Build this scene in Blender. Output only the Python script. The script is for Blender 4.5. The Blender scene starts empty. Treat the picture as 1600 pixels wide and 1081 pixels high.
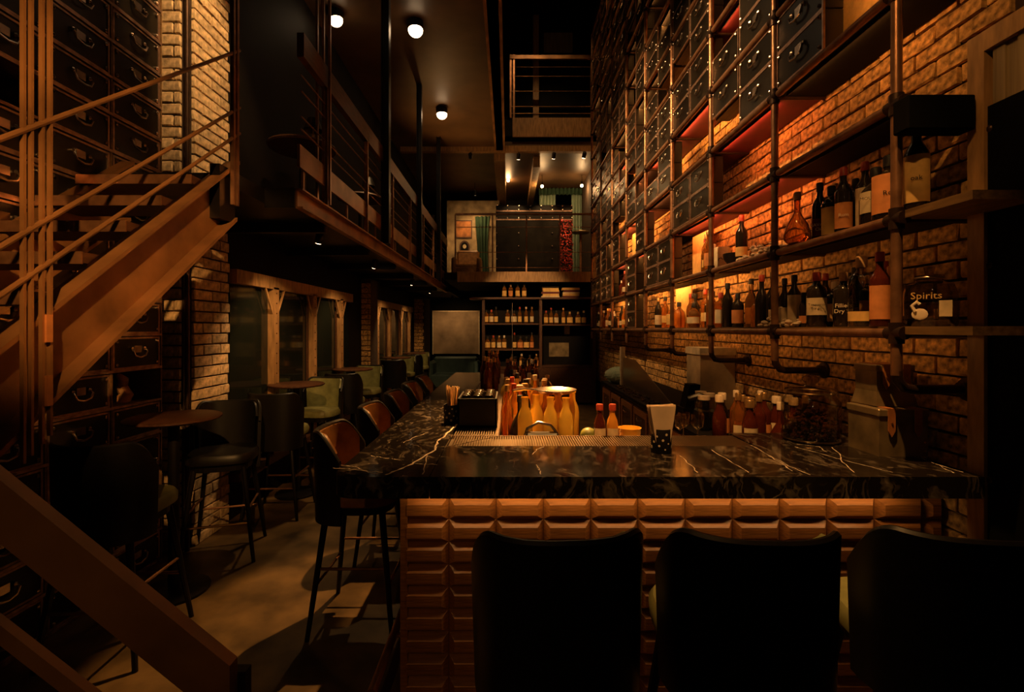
import bpy, math, random
from mathutils import Vector, Matrix
random.seed(7)
PI = math.pi
SC = bpy.context.scene
COL = SC.collection

# ------------------------------------------------------------------ camera, world, exposure
F, CX, CY, H = 760.0, 795.0, 513.0, 1.65
cam_d = bpy.data.cameras.new('camera'); cam = bpy.data.objects.new('camera', cam_d); COL.objects.link(cam)
cam.location = (0, 0, H); cam.rotation_euler = (PI/2, 0, 0)
cam_d.sensor_width = 36; cam_d.lens = F/1600*36
cam_d.shift_x = (800-CX)/1600; cam_d.shift_y = -(540.5-CY)/1600
cam_d.clip_start = 0.05; cam_d.clip_end = 100
SC.camera = cam
SC.view_settings.view_transform = 'Standard'; SC.view_settings.look = 'None'
SC.view_settings.gamma = 1; SC.view_settings.exposure = 0.0
w = bpy.data.worlds.new('world'); SC.world = w; w.use_nodes = True
w.node_tree.nodes['Background'].inputs[0].default_value = (1, .62, .32, 1)
w.node_tree.nodes['Background'].inputs[1].default_value = 0.004

def at(x, y, d): return Vector(((x-CX)*d/F, d, H-(y-CY)*d/F))

WARM = (1, .56, .22); AMBER = (1, .47, .13); RED = (1, .16, .06)
# spot lamps of the room, a few of them added: (location, target, watts, colour, cone degrees, blend, lens radius)
SPOTS = [
 ((-1.17, 6.1, 5.40), (-.9, 5.6, 0), 190, WARM, 70, .6, .095),
 ((-1.17, 8.5, 5.40), (-.9, 8.4, 0), 260, WARM, 70, .6, .095),
 ((-2.1, 5.9, 5.40), (-1.6, 5.9, 2.6), 10, WARM, 60, .6, .085),
 # over the bar, from the slab edge
 ((-.02, 4.6, 5.30), (-.82, 2.65, 0), 1000, AMBER, 25, .35, .05),
 ((.02, 5.2, 5.30), (.22, 3.3, 1.0), 5200, AMBER, 25, .9, .05),
 # behind the photographer, washing the bar end, the stair and the near railing
 ((.45, 1.25, 5.30), (1.05, 2.35, 1.1), 800, AMBER, 36, .8, .05),
 ((.2, -1.0, 3.6), (-1.76, 2.45, 2.0), 640, AMBER, 28, .8, .05),
 ((-.3, -1.6, 3.2), (-.62, .85, 1.12), 26, AMBER, 34, .8, .05),  # fill added to brighten the face of the near handrail
 # toward the rack
 ((-1.3, 3.3, 5.30), (1.65, 4.2, 3.4), 800, WARM, 50, .8, .05),
 ((-1.3, 5.1, 5.30), (1.65, 6.4, 3.6), 900, WARM, 62, .8, .05),
 # toward the wooden door and its post
 ((-.4, .2, 4.6), (1.9, 1.95, 2.75), 130, AMBER, 20, .5, .05),
 ((.3, 8.2, 8.85), (.9, 10.6, 6.4), 110, WARM, 50, .7, .05),  # lamp added above the void to brighten the upper balcony
 # lamps added to brighten the limewashed brick pier and the back bar
 ((-1.0, 2.7, 5.30), (-2.45, 3.8, 3.7), 330, WARM, 38, .6, .05),
 ((-.02, 4.95, 5.30), (.4, 10.55, 1.9), 1100, WARM, 22, .6, .05),
]

# ------------------------------------------------------------------ materials
MATS = {}
def mat(name, base, rough=.5, metal=0, var=.25, scale=6, bump=0, trans=0, emit=None, es=0, stretch=None, rnd=0, ior=1.45, spec=.5, coat=0):
    if name in MATS: return MATS[name]
    m = bpy.data.materials.new(name); m.use_nodes = True; MATS[name] = m
    nt = m.node_tree; N = nt.nodes; L = nt.links; b = N['Principled BSDF']
    b.inputs['Roughness'].default_value = rough; b.inputs['Metallic'].default_value = metal
    b.inputs['Transmission Weight'].default_value = trans; b.inputs['IOR'].default_value = ior
    b.inputs['Specular IOR Level'].default_value = spec; b.inputs['Coat Weight'].default_value = coat
    c = tuple(base)+(1,)
    b.inputs['Base Color'].default_value = c
    if emit: b.inputs['Emission Color'].default_value = tuple(emit)+(1,); b.inputs['Emission Strength'].default_value = es
    if var or bump:
        tc = N.new('ShaderNodeTexCoord'); mp = N.new('ShaderNodeMapping'); L.new(tc.outputs['Object'], mp.inputs[0])
        if stretch: mp.inputs['Scale'].default_value = stretch
        nz = N.new('ShaderNodeTexNoise'); nz.inputs['Scale'].default_value = scale; nz.inputs['Detail'].default_value = 6
        L.new(mp.outputs[0], nz.inputs['Vector'])
        fac = nz.outputs['Fac']
        mr = N.new('ShaderNodeMapRange'); mr.inputs[1].default_value = .3; mr.inputs[2].default_value = .7
        mr.inputs[3].default_value = 1-var; mr.inputs[4].default_value = 1+var; L.new(fac, mr.inputs[0])
        val = mr.outputs[0]
        if rnd:
            oi = N.new('ShaderNodeObjectInfo'); ge = N.new('ShaderNodeNewGeometry')
            ad = N.new('ShaderNodeMath'); ad.operation = 'ADD'; L.new(oi.outputs['Random'], ad.inputs[0]); L.new(ge.outputs['Random Per Island'], ad.inputs[1])
            fr = N.new('ShaderNodeMath'); fr.operation = 'FRACT'; L.new(ad.outputs[0], fr.inputs[0])
            m2 = N.new('ShaderNodeMapRange'); m2.inputs[3].default_value = 1-rnd; m2.inputs[4].default_value = 1+rnd; L.new(fr.outputs[0], m2.inputs[0])
            mu = N.new('ShaderNodeMath'); mu.operation = 'MULTIPLY'; L.new(val, mu.inputs[0]); L.new(m2.outputs[0], mu.inputs[1]); val = mu.outputs[0]
        mx = N.new('ShaderNodeVectorMath'); mx.operation = 'SCALE'; mx.inputs[0].default_value = base; L.new(val, mx.inputs['Scale'])
        L.new(mx.outputs[0], b.inputs['Base Color'])
        if bump:
            bp = N.new('ShaderNodeBump'); bp.inputs['Strength'].default_value = bump; bp.inputs['Distance'].default_value = .01
            L.new(fac, bp.inputs['Height']); L.new(bp.outputs[0], b.inputs['Normal'])
    return m

def marble():
    m = mat('black_marble', (.012, .010, .008), .13, var=0)
    nt = m.node_tree; N = nt.nodes; L = nt.links; b = N['Principled BSDF']
    tc = N.new('ShaderNodeTexCoord'); n1 = N.new('ShaderNodeTexNoise'); n1.inputs['Scale'].default_value = 2.2; n1.inputs['Detail'].default_value = 5
    L.new(tc.outputs['Object'], n1.inputs['Vector'])
    sc = N.new('ShaderNodeVectorMath'); sc.operation = 'SCALE'; sc.inputs['Scale'].default_value = .55; L.new(n1.outputs['Color'], sc.inputs[0])
    ad = N.new('ShaderNodeVectorMath'); L.new(tc.outputs['Object'], ad.inputs[0]); L.new(sc.outputs[0], ad.inputs[1])
    mp = N.new('ShaderNodeMapping'); mp.inputs['Rotation'].default_value = (0, 0, .6); mp.inputs['Scale'].default_value = (2.2, .8, 1); L.new(ad.outputs[0], mp.inputs[0])
    v = N.new('ShaderNodeTexVoronoi'); v.feature = 'DISTANCE_TO_EDGE'; v.inputs['Scale'].default_value = 2.6; L.new(mp.outputs[0], v.inputs['Vector'])
    r = N.new('ShaderNodeMapRange'); r.inputs[1].default_value = .0; r.inputs[2].default_value = .011; r.inputs[3].default_value = 1; r.inputs[4].default_value = 0; L.new(v.outputs['Distance'], r.inputs[0])
    n2 = N.new('ShaderNodeTexNoise'); n2.inputs['Scale'].default_value = 3.1; L.new(tc.outputs['Object'], n2.inputs['Vector'])
    r2 = N.new('ShaderNodeMapRange'); r2.inputs[1].default_value = .56; r2.inputs[2].default_value = .70; r2.inputs[4].default_value = .45; L.new(n2.outputs['Fac'], r2.inputs[0])
    mu = N.new('ShaderNodeMath'); mu.operation = 'MULTIPLY'; L.new(r.outputs[0], mu.inputs[0]); L.new(r2.outputs[0], mu.inputs[1])
    n3 = N.new('ShaderNodeTexNoise'); n3.inputs['Scale'].default_value = 9; n3.inputs['Detail'].default_value = 9; n3.inputs['Distortion'].default_value = 1.5; L.new(mp.outputs[0], n3.inputs['Vector'])
    r3 = N.new('ShaderNodeMapRange'); r3.inputs[1].default_value = .52; r3.inputs[2].default_value = .8; r3.inputs[4].default_value = .34; L.new(n3.outputs['Fac'], r3.inputs[0])
    a2 = N.new('ShaderNodeMath'); L.new(mu.outputs[0], a2.inputs[0]); L.new(r3.outputs[0], a2.inputs[1])
    mx = N.new('ShaderNodeMix'); mx.data_type = 'RGBA'; mx.inputs[6].default_value = (.012, .009, .007, 1); mx.inputs[7].default_value = (.6, .48, .36, 1)
    L.new(a2.outputs[0], mx.inputs[0]); L.new(mx.outputs[2], b.inputs['Base Color'])
    return m

M_marble = marble()
M_vein = mat('marble_vein_white', (.62, .50, .38), .3, var=.35, scale=40)
M_tile = mat('stained_wood', (.30, .115, .030), .38, var=.35, scale=5, stretch=(2, 12, 22), rnd=.15, bump=.1)
M_wood = mat('dark_wood', (.075, .03, .014), .45, var=.4, scale=6, stretch=(12, 1.5, 8))
M_wood_light = mat('timber', (.34, .19, .075), .55, var=.35, scale=5, stretch=(6, 6, 1.2), bump=.1)
M_fluted = mat('fluted_panel', (.26, .19, .10), .5, var=.25, scale=4, stretch=(4, 20, .5))
M_floor = mat('concrete_floor', (.110, .068, .027), .42, var=.6, scale=4.5, bump=.06)
M_black = mat('black_steel', (.010, .008, .007), .42, metal=.4, var=.3, scale=9)
M_brownsteel = mat('rusty_steel', (.30, .145, .055), .42, metal=.35, var=.45, scale=4, bump=.05)
M_pipe = mat('iron_pipe', (.30, .15, .078), .36, metal=.65, var=.35, scale=14)
M_pipe_dark = mat('dark_iron_fitting', (.05, .028, .018), .42, metal=.7, var=.3, scale=20)
M_board = mat('shelf_board', (.16, .09, .035), .5, var=.4, scale=6, stretch=(8, 1, 8))
M_brick = mat('brick', (.42, .235, .075), .85, var=.75, scale=34, bump=.45, rnd=.3)
M_brick_w = mat('limewashed_brick', (.54, .39, .22), .85, var=.5, scale=26, bump=.35, rnd=.18)
M_mortar = mat('mortar', (.045, .025, .013), .95, var=.3, scale=15)
M_plaster = mat('plaster', (.42, .30, .16), .8, var=.4, scale=5, bump=.1)
M_dark = mat('dark_paint', (.006, .0045, .0035), .7, spec=.15, var=.3, scale=4)
M_ceil = mat('lacquered_ceiling', (.10, .055, .026), .45, var=.3, scale=2)
M_leather_k = mat('black_leather', (.006, .005, .004), .42, var=.25, scale=30, bump=.05)
M_leather_g = mat('green_leather', (.20, .20, .075), .42, var=.25, scale=14, bump=.05)
M_leather_t = mat('tan_leather', (.26, .115, .03), .42, var=.3, scale=14, bump=.05)
M_box = mat('trunk_leather', (.012, .009, .0055), .33, var=.55, scale=7, rnd=.45, bump=.08)
M_trim = mat('worn_brass_trim', (.52, .33, .24), .34, metal=.8, var=.4, scale=20)
M_chrome = mat('nickel', (.80, .64, .52), .25, metal=1, var=.1, scale=20)
M_brass = mat('brass', (.60, .33, .10), .28, metal=1, var=.2, scale=12)
M_steel = mat('stainless', (.36, .27, .18), .30, metal=.9, var=.25, scale=8)
M_glass = mat('clear_glass', (.95, .9, .8), .04, trans=1, var=0)
def thin_glass(name, tint, rough, fac=1.5):
    m = bpy.data.materials.new(name); m.use_nodes = True; nt = m.node_tree; N = nt.nodes; N.clear(); L = nt.links
    o = N.new('ShaderNodeOutputMaterial'); t = N.new('ShaderNodeBsdfTransparent'); t.inputs[0].default_value = tuple(tint)+(1,)
    g = N.new('ShaderNodeBsdfGlossy'); g.inputs['Roughness'].default_value = rough; lw = N.new('ShaderNodeLayerWeight'); lw.inputs[0].default_value = .35; pw = N.new('ShaderNodeMath'); pw.operation = 'POWER'; pw.inputs[1].default_value = 1.6; L.new(lw.outputs['Facing'], pw.inputs[0]); f = N.new('ShaderNodeMapRange'); f.inputs[3].default_value = .10; f.inputs[4].default_value = .10+(fac-1)*1.2; L.new(pw.outputs[0], f.inputs[0])
    nz = N.new('ShaderNodeTexNoise'); nz.inputs['Scale'].default_value = 30; b = N.new('ShaderNodeBump'); b.inputs['Strength'].default_value = .04; L.new(nz.outputs['Fac'], b.inputs['Height']); L.new(b.outputs[0], g.inputs['Normal'])
    mx = N.new('ShaderNodeMixShader'); L.new(f.outputs[0], mx.inputs[0]); L.new(t.outputs[0], mx.inputs[1]); L.new(g.outputs[0], mx.inputs[2]); L.new(mx.outputs[0], o.inputs[0]); MATS[name] = m
    return m
M_glass = thin_glass('clear_glass_wall', (.74, .67, .52), .05, 1.6)
M_pane = mat('window_pane', (.9, .95, .85), .03, trans=1, var=0, ior=1.3)
M_amber = mat('amber_glass', (.70, .27, .05), .06, trans=.85, var=0)
M_dkglass = mat('dark_bottle_glass', (.020, .014, .008), .09, var=0)
M_grglass = mat('green_bottle_glass', (.05, .10, .02), .07, trans=.6, var=0)
M_rdglass = mat('red_bottle_glass', (.10, .018, .008), .05, trans=.3, var=0)
M_yellow = mat('citrus_juice', (.85, .52, .07), .10, trans=.1, coat=1, var=.15, scale=9)
M_orange = mat('orange_syrup', (.80, .33, .04), .10, coat=1, trans=.15, var=.15, scale=9)
M_cream = mat('cream_paper', (.62, .49, .30), .7, var=.2, scale=18)
M_yelpaper = mat('yellow_paper', (.68, .42, .13), .7, var=.2, scale=18)
M_orpaper = mat('orange_paper', (.60, .23, .07), .7, var=.2, scale=18)
M_ink = mat('black_ink', (.012, .010, .008), .6, var=0)
M_inkw = mat('white_ink', (.75, .62, .45), .6, var=0)
M_inkr = mat('red_ink', (.45, .06, .03), .6, var=0)
M_cork = mat('cork', (.42, .24, .10), .8, var=.3, scale=40)
M_redcap = mat('red_cap', (.40, .05, .025), .4, var=.1)
M_whitecap = mat('pale_cap', (.66, .52, .38), .4, var=.1)
M_straw = mat('paper_straw', (.80, .58, .32), .6, var=.15)
M_napkin = mat('napkin', (.70, .52, .36), .85, var=.15, scale=9, bump=.1)
M_tin = mat('tin_plate', (.26, .19, .10), .42, metal=.55, var=.4, scale=9)
M_strap = mat('leather_strap', (.34, .125, .035), .5, var=.25, scale=12)
M_bead = mat('dark_coffee_bean', (.05, .018, .010), .28, var=.4, scale=30, rnd=.5)
M_curt = mat('pale_green_curtain', (.36, .46, .34), .85, var=.15, scale=5)
M_curtd = mat('dark_green_curtain', (.035, .075, .040), .85, var=.25, scale=5)
M_sequin = mat('red_sequin', (.45, .05, .035), .25, metal=.4, var=.3, scale=30, rnd=.5)
M_map = mat('parchment_screen', (.36, .25, .15), .85, var=.45, scale=2.2)
M_teal = mat('teal_upholstery', (.05, .09, .085), .6, var=.2)
M_redpaint = mat('red_paint', (.10, .006, .009), .6, var=.25, scale=5)
M_shell = mat('pale_shells', (.55, .42, .27), .55, var=.35, scale=20, rnd=.3)
M_lens = mat('lamp_lens', (1, .8, .5), .5, var=0, emit=(1, .66, .36), es=14)
M_lens_s = mat('small_lamp_lens', (1, .8, .5), .5, var=0, emit=(1, .70, .40), es=12)
M_led = mat('led_strip', (1, .8, .5), .5, var=0, emit=(1, .45, .15), es=3)
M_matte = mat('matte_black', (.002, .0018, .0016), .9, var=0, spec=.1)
M_foil = mat('gold_foil', (.5, .3, .12), .35, metal=.8, var=.1)
M_night = mat('night_glass', (.012, .014, .010), .06, var=0)
M_outdoor = mat('night_foliage', (.035, .05, .028), .9, var=.9, scale=3)
M_poster = mat('painted_poster', (.40, .15, .04), .7, var=.6, scale=6)

# ------------------------------------------------------------------ mesh helpers
class MB:
    def __init__(s): s.v = []; s.f = []
    def add(s, vs, fs):
        o = len(s.v); s.v += [tuple(v) for v in vs]; s.f += [tuple(i+o for i in f) for f in fs]; return s
    def box(s, x0, x1, y0, y1, z0, z1):
        return s.add([(x0,y0,z0),(x1,y0,z0),(x1,y1,z0),(x0,y1,z0),(x0,y0,z1),(x1,y0,z1),(x1,y1,z1),(x0,y1,z1)],
                     [(0,3,2,1),(4,5,6,7),(0,1,5,4),(1,2,6,5),(2,3,7,6),(3,0,4,7)])
    def bbox(s, x0, x1, y0, y1, z0, z1, b):
        # box with chamfered edges
        vs = []; idx = {}
        X = (x0, x1); Y = (y0, y1); Z = (z0, z1)
        for i in (0, 1):
            for j in (0, 1):
                for k in (0, 1):
                    sx, sy, sz = (1-2*i)*b, (1-2*j)*b, (1-2*k)*b
                    for a in range(3):
                        p = [X[i]+sx, Y[j]+sy, Z[k]+sz]; p[a] = (X[i], Y[j], Z[k])[a]
                        idx[(i,j,k,a)] = len(vs); vs.append(p)
        fs = []
        for a in range(3):
            o = [q for q in range(3) if q != a]
            for e in (0, 1):
                ring = []
                for (p, q) in ((0,0),(1,0),(1,1),(0,1)):
                    t = [0,0,0]; t[a] = e; t[o[0]] = p; t[o[1]] = q; ring.append(idx[(t[0],t[1],t[2],a)])
                fs.append(ring)
        for a in range(3):            # edges along axis a
            o = [q for q in range(3) if q != a]
            for p in (0,1):
                for q in (0,1):
                    t0 = [0,0,0]; t1 = [0,0,0]; t1[a] = 1
                    t0[o[0]] = t1[o[0]] = p; t0[o[1]] = t1[o[1]] = q
                    fs.append([idx[(*t0,o[0])], idx[(*t1,o[0])], idx[(*t1,o[1])], idx[(*t0,o[1])]])
        for i in (0,1):
            for j in (0,1):
                for k in (0,1): fs.append([idx[(i,j,k,a)] for a in range(3)])
        c = Vector(((x0+x1)/2,(y0+y1)/2,(z0+z1)/2)); out = []
        for f in fs:
            P = [Vector(vs[i]) for i in f]; n = (P[1]-P[0]).cross(P[2]-P[0]); m = sum(P, Vector())/len(P)-c
            out.append(f if n.dot(m) > 0 else f[::-1])
        return s.add(vs, out)
    def tube(s, path, r, n=8, closed=False):
        path = [Vector(p) for p in path]; rings = []; up = None
        rr = r if isinstance(r, (list, tuple)) else [r]*len(path)
        K = len(path)
        for i, p in enumerate(path):
            if closed: t = path[(i+1) % K]-path[i-1]
            else: t = path[min(i+1,K-1)]-path[max(i-1,0)]
            t.normalize()
            if up is None: up = Vector((0,0,1)) if abs(t.z) < .9 else Vector((0,1,0))
            a = t.cross(up)
            if a.length < 1e-5: a = t.cross(Vector((1,.3,.2)))
            a.normalize(); b2 = a.cross(t).normalized(); up = b2
            rings.append([p+rr[i]*(a*math.cos(2*PI*k/n)+b2*math.sin(2*PI*k/n)) for k in range(n)])
        vs = [v for r_ in rings for v in r_]; fs = []
        for i in range(K if closed else K-1):
            j = (i+1) % K
            for k in range(n): fs.append((i*n+k, i*n+(k+1)%n, j*n+(k+1)%n, j*n+k))
        if not closed: fs += [tuple(range(n))[::-1], tuple((K-1)*n+k for k in range(n))]
        return s.add(vs, fs)
    def cyl(s, p0, p1, r, n=10): return s.tube([p0, p1], r, n)
    def lathe(s, prof, n=14, c=(0,0,0), a0=0, a1=2*PI):
        full = abs(a1-a0-2*PI) < 1e-6; m = n if full else n+1
        vs = []; fs = []
        for (r, z) in prof:
            for k in range(m):
                a = a0+(a1-a0)*k/n; vs.append((c[0]+r*math.cos(a), c[1]+r*math.sin(a), c[2]+z))
        for i in range(len(prof)-1):
            for k in range(n):
                k2 = (k+1) % m
                fs.append((i*m+k, i*m+k2, (i+1)*m+k2, (i+1)*m+k))
        return s.add(vs, fs)
    def prism(s, pts, axis, a, b):
        # pts: 2D outline; extruded along axis from a to b
        n = len(pts)
        def P(p, t): return {'x': (t, p[0], p[1]), 'y': (p[0], t, p[1]), 'z': (p[0], p[1], t)}[axis]
        vs = [P(p, a) for p in pts]+[P(p, b) for p in pts]
        return s.add(vs, [tuple(range(n))[::-1], tuple(range(n, 2*n))]+[(i, (i+1)%n, n+(i+1)%n, n+i) for i in range(n)])
    def grid(s, fn, nu, nv):
        vs = [fn(i/nu, j/nv) for j in range(nv+1) for i in range(nu+1)]
        return s.add(vs, [(j*(nu+1)+i, j*(nu+1)+i+1, (j+1)*(nu+1)+i+1, (j+1)*(nu+1)+i) for j in range(nv) for i in range(nu)])
    def ball(s, c, r, n=8, m=5, sc=(1,1,1)):
        vs = [(c[0]+sc[0]*r*math.sin(PI*j/m)*math.cos(2*PI*i/n), c[1]+sc[1]*r*math.sin(PI*j/m)*math.sin(2*PI*i/n), c[2]+sc[2]*r*math.cos(PI*j/m)) for j in range(m+1) for i in range(n)]
        return s.add(vs, [((j+1)*n+i, (j+1)*n+(i+1)%n, j*n+(i+1)%n, j*n+i) for j in range(m) for i in range(n)])
    def mesh(s, name, m, smooth=False):
        me = bpy.data.meshes.new(name); me.from_pydata(s.v, [], s.f); me.materials.append(m); me.update()
        if smooth:
            me.polygons.foreach_set('use_smooth', [True]*len(me.polygons))
            try: me.set_sharp_from_angle(angle=.7)
            except Exception: pass
        return me

def ob(name, me, parent=None, loc=(0,0,0), rot=(0,0,0), scale=(1,1,1)):
    o = bpy.data.objects.new(name, me); COL.objects.link(o); o.location = loc; o.rotation_euler = rot; o.scale = scale
    if parent: o.parent = parent
    return o
def tag(o, label=None, cat=None, group=None, kind=None):
    if label: o['label'] = label
    if cat: o['category'] = cat
    if group: o['group'] = group
    if kind: o['kind'] = kind
    return o
def thing(name, label, cat, loc=(0,0,0), rz=0, group=None, kind=None):
    return tag(ob(name, None, None, loc, (0,0,rz)), label, cat, group, kind)
def part(name, mb, m, parent, smooth=False, loc=(0,0,0), rot=(0,0,0), kind=None, label=None):
    o = ob(name, mb.mesh(name, m, smooth), parent, loc, rot); return tag(o, label, None, None, kind)
def struct(name, mb, m, label=None):
    return tag(ob(name, mb.mesh(name, m)), label, None, None, 'structure')
def inframe(p, mx=30):
    if p[1] < .2: return False
    x = CX+p[0]*F/p[1]; y = CY-(p[2]-H)*F/p[1]
    return -mx < x < 1600+mx and -mx < y < 1081+mx
def lettering(text, size, m, parent, loc, rot, name='lettering'):
    cu = bpy.data.curves.new('t', 'FONT'); cu.body = text; cu.size = size; cu.align_x = 'CENTER'; cu.align_y = 'CENTER'; cu.extrude = .0002; cu.resolution_u = 2
    t = bpy.data.objects.new('t', cu); COL.objects.link(t)
    dg = bpy.context.evaluated_depsgraph_get(); me = bpy.data.meshes.new_from_object(t.evaluated_get(dg))
    bpy.data.objects.remove(t); me.materials.clear(); me.materials.append(m)
    return ob(name, me, parent, loc, rot)

# ------------------------------------------------------------------ structure
# rooms: right wall X=1.98, rack front X=1.65, left pier X=-2.4, cabinet recess X=-2.8
XW, XR, XL = 1.98, 1.65, -2.40
struct('floor', MB().box(-3.2, 2.4, -3, 15, -.1, 0), M_floor, 'brown concrete floor of the bar room')

def bricks(wallname, label, backing, axis, plane, sgn, u0, u1, z0, z1, cells, m, single, bl=.215, bh=.073, gap=.012, z_single=None):
    """axis 'y': wall normal along x, bricks run along y.  axis 'x': wall normal along y"""
    w_ = struct(wallname, backing, M_mortar, label)
    var = []
    for k in range(5):
        e = random.uniform(.003, .007); t = MB().bbox(-bl/2, bl/2, -.022, .022, -bh/2, bh/2, e)
        t.v = [(x+random.uniform(-.003,.003), y+random.uniform(-.003,.003), z+random.uniform(-.003,.003)) for x, y, z in t.v]
        var.append(t)
    meshes = [t.mesh('brick', m) for t in var]
    half = MB().bbox(-bl/4, bl/4, -.022, .022, -bh/2, bh/2, .005)
    rest = MB(); cand = []
    row = 0; z = z0+bh/2
    while z < z1:
        u = u0-(bl+gap)*(.5 if row % 2 else 0)+bl/2
        while u < u1+bl/2:
            lo, hi = max(u-bl/2, u0), min(u+bl/2, u1)
            if hi-lo > .025:
                p = (plane+sgn*random.uniform(-.004,.005), (lo+hi)/2, z) if axis == 'y' else ((lo+hi)/2, plane+sgn*random.uniform(-.004,.005), z)
                if inframe(p, 120) and cells(p): cand.append((p, (hi-lo)/bl))
            u += bl+gap
        z += bh+gap; row += 1
    cand.sort(key=lambda c: c[0][1]+(0 if single(c[0]) else 100))
    for i, (p, sx) in enumerate(cand):
        rz = PI/2 if axis == 'y' else 0
        if i < 290 and single(p):
            ob('brick', random.choice(meshes), w_, p, (0, 0, rz), (sx, 1, 1))
        else:
            t = random.choice(var)
            vs = [(p[0]+(-y if axis == 'y' else x*sx), p[1]+(x*sx if axis == 'y' else y), p[2]+zz) for x, y, zz in t.v]
            rest.add(vs, t.f)
    if rest.v:
        o = part('far_bricks', rest, m, w_, kind='stuff')
    return w_

# right wall; a brick is single where the photograph shows it large: open low cells of the near bays, below the rack
def r_single(p):
    return (1.9 < p[1] < 4.1 and (2.55 < p[2] < 3.6 or .95 < p[2] < 2.2)) or (1.8 < p[1] < 2.3)
bricks('wall_right', 'brown brick wall behind the pipe rack', MB().box(XW, XW+.2, 1.75, 15, 0, 9), 'y', XW, -1, 1.9, 11.6, .0, 8.2,
       lambda p: p[2] > .5, M_brick, r_single)
# left pier and its return
bricks('wall_left', 'brick pier beside the trunk shelving', MB().box(XL-.5, XL, 3.67, 4.16, 0, 5.5), 'y', XL, 1, 3.68, 4.14, 0, 5.5,
       lambda p: True, M_brick_w, lambda p: True)
bricks('wall_left_return', 'narrow golden brick return beside the trunk shelving', MB().box(XL-.42, XL-.01, 3.60, 3.68, 0, 5.5), 'x', 3.60, -1, XL-.40, XL-.02, 0, 5.5,
       lambda p: p[0] > -2.75, M_brick_w, lambda p: True)
struct('wall_recess', MB().box(-3.0, -2.82, .5, 3.66, 0, 5.5), M_dark, 'dark wall behind the trunk shelving')
wl = struct('wall_left_far', MB().box(XL-.2, XL, 7.3, 8.35, 0, 2.5).box(XL-.2, XL, 11.9, 15, 0, 2.5).box(XL-.2, XL, 4.15, 15, 2.5, 5.5).box(XL-.2,XL,4.15,7.3,2.14,2.5).box(XL-.2,XL,8.35,11.9,2.14,2.5).box(XL-.2,XL,4.15,7.3,0,.35).box(XL-.2,XL,8.35,11.9,0,.35), M_dark, 'dark painted left wall with window openings')
bricks('wall_left_pier', 'small brick pier between the two groups of windows', MB().box(XL, XL+.16, 7.9, 8.3, 0, 2.45), 'x', 7.9, -1, XL+.01, XL+.155, 0.1, 2.4, lambda p: True, M_brick, lambda p: False)
bricks('wall_left_end', 'brick pier beside the parchment screen', MB().box(XL, XL+.26, 12.3, 13.2, 0, 2.45), 'x', 12.3, -1, XL+.01, XL+.25, 0.1, 2.4, lambda p: True, M_brick, lambda p: False)
struct('wall_end', MB().box(-3, 3, 14.6, 14.8, 0, 9), M_dark, 'dark end wall of the bar room')
# slabs
struct('ceiling', MB().box(-3, -.26, -2.5, 14.6, 5.5, 5.7).box(-.26, 2.4, -2.5, 1.5, 5.5, 5.7).box(-.26, XW, 10.55, 14.6, 5.5, 5.7), M_ceil, 'dark lacquered ceiling with spot lamps')
struct('ceiling_top', MB().box(-3, 3, .5, 14.6, 9, 9.2), M_dark, 'dark upper ceiling over the tall rack')
struct('trim_1', MB().box(-.26, -.12, .8, 10.5, 5.42, 5.8).box(-.30, -.08, .8, 10.5, 5.42, 5.44), M_brownsteel, 'steel channel along the edge of the upper floor')
struct('trim_2', MB().box(-2.3, XW, 10.30, 10.42, 5.40, 5.52), M_wood_light, 'pale timber beam across the room under the upper floor')
for k, (x0, x1, y0) in enumerate(((-.32, -.08, 10.45), (.55, .70, 10.9))):
    struct('trim_%d' % (3+k), MB().box(x0, x1, y0, 14.5, 5.26, 5.5), M_wood_light, 'timber ceiling beam running back from the cross beam')

# ------------------------------------------------------------------ mezzanine left
XM = -1.46
mz = thing('mezzanine_floor', None, None, (0,0,0), kind='structure'); mz['label'] = 'dark steel mezzanine along the left wall'
part('deck', MB().box(XL, XM-.03, 3.40, 11.4, 2.52, 2.62).box(XL, -1.70, 3.03, 3.40, 2.52, 2.62), M_black, mz)
ch = MB().box(XM-.03, XM-.018, 3.40, 11.4, 2.50, 2.63).box(XM-.03, XM+.02, 3.40, 11.4, 2.49, 2.502).box(XM-.03, XM+.02, 3.40, 11.4, 2.618, 2.63)
part('edge_channel', ch, M_brownsteel, mz)
part('end_channel', MB().box(-1.70, XM-.031, 3.385, 3.40, 2.49, 2.63), M_black, mz)
part('kick_board', MB().box(XM-.02, XM, 3.4, 11.4, 2.78, 2.94), M_brownsteel, mz)
for k in range(9): part('kick_bracket', MB().box(XM-.035, XM-.02, 3.5+k*.95, 3.53+k*.95, 2.62, 2.8), M_brownsteel, mz)
for k in range(6): part('joist', MB().box(XL+.02, XM-.06, 4.0+k*1.25, 4.06+k*1.25, 2.44, 2.52), M_black, mz)
rl = thing('mezzanine_railing', 'dark steel railing along the mezzanine edge with thin rods', 'railing', (0,0,2.63))
part('handrail', MB().box(XM-.03, XM+.02, 3.42, 11.4, .93, 1.10), M_wood, rl)
for z in (.42, .51, .69, .80): part('rod', MB().cyl((XM, 3.42, z), (XM, 11.4, z), .006, 6), M_pipe, rl)
for k in range(7):
    y = 3.88+k*1.1
    part('post', MB().box(XM-.02, XM+.02, y-.012, y+.012, -.01, 1.0), M_pipe, rl)
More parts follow.
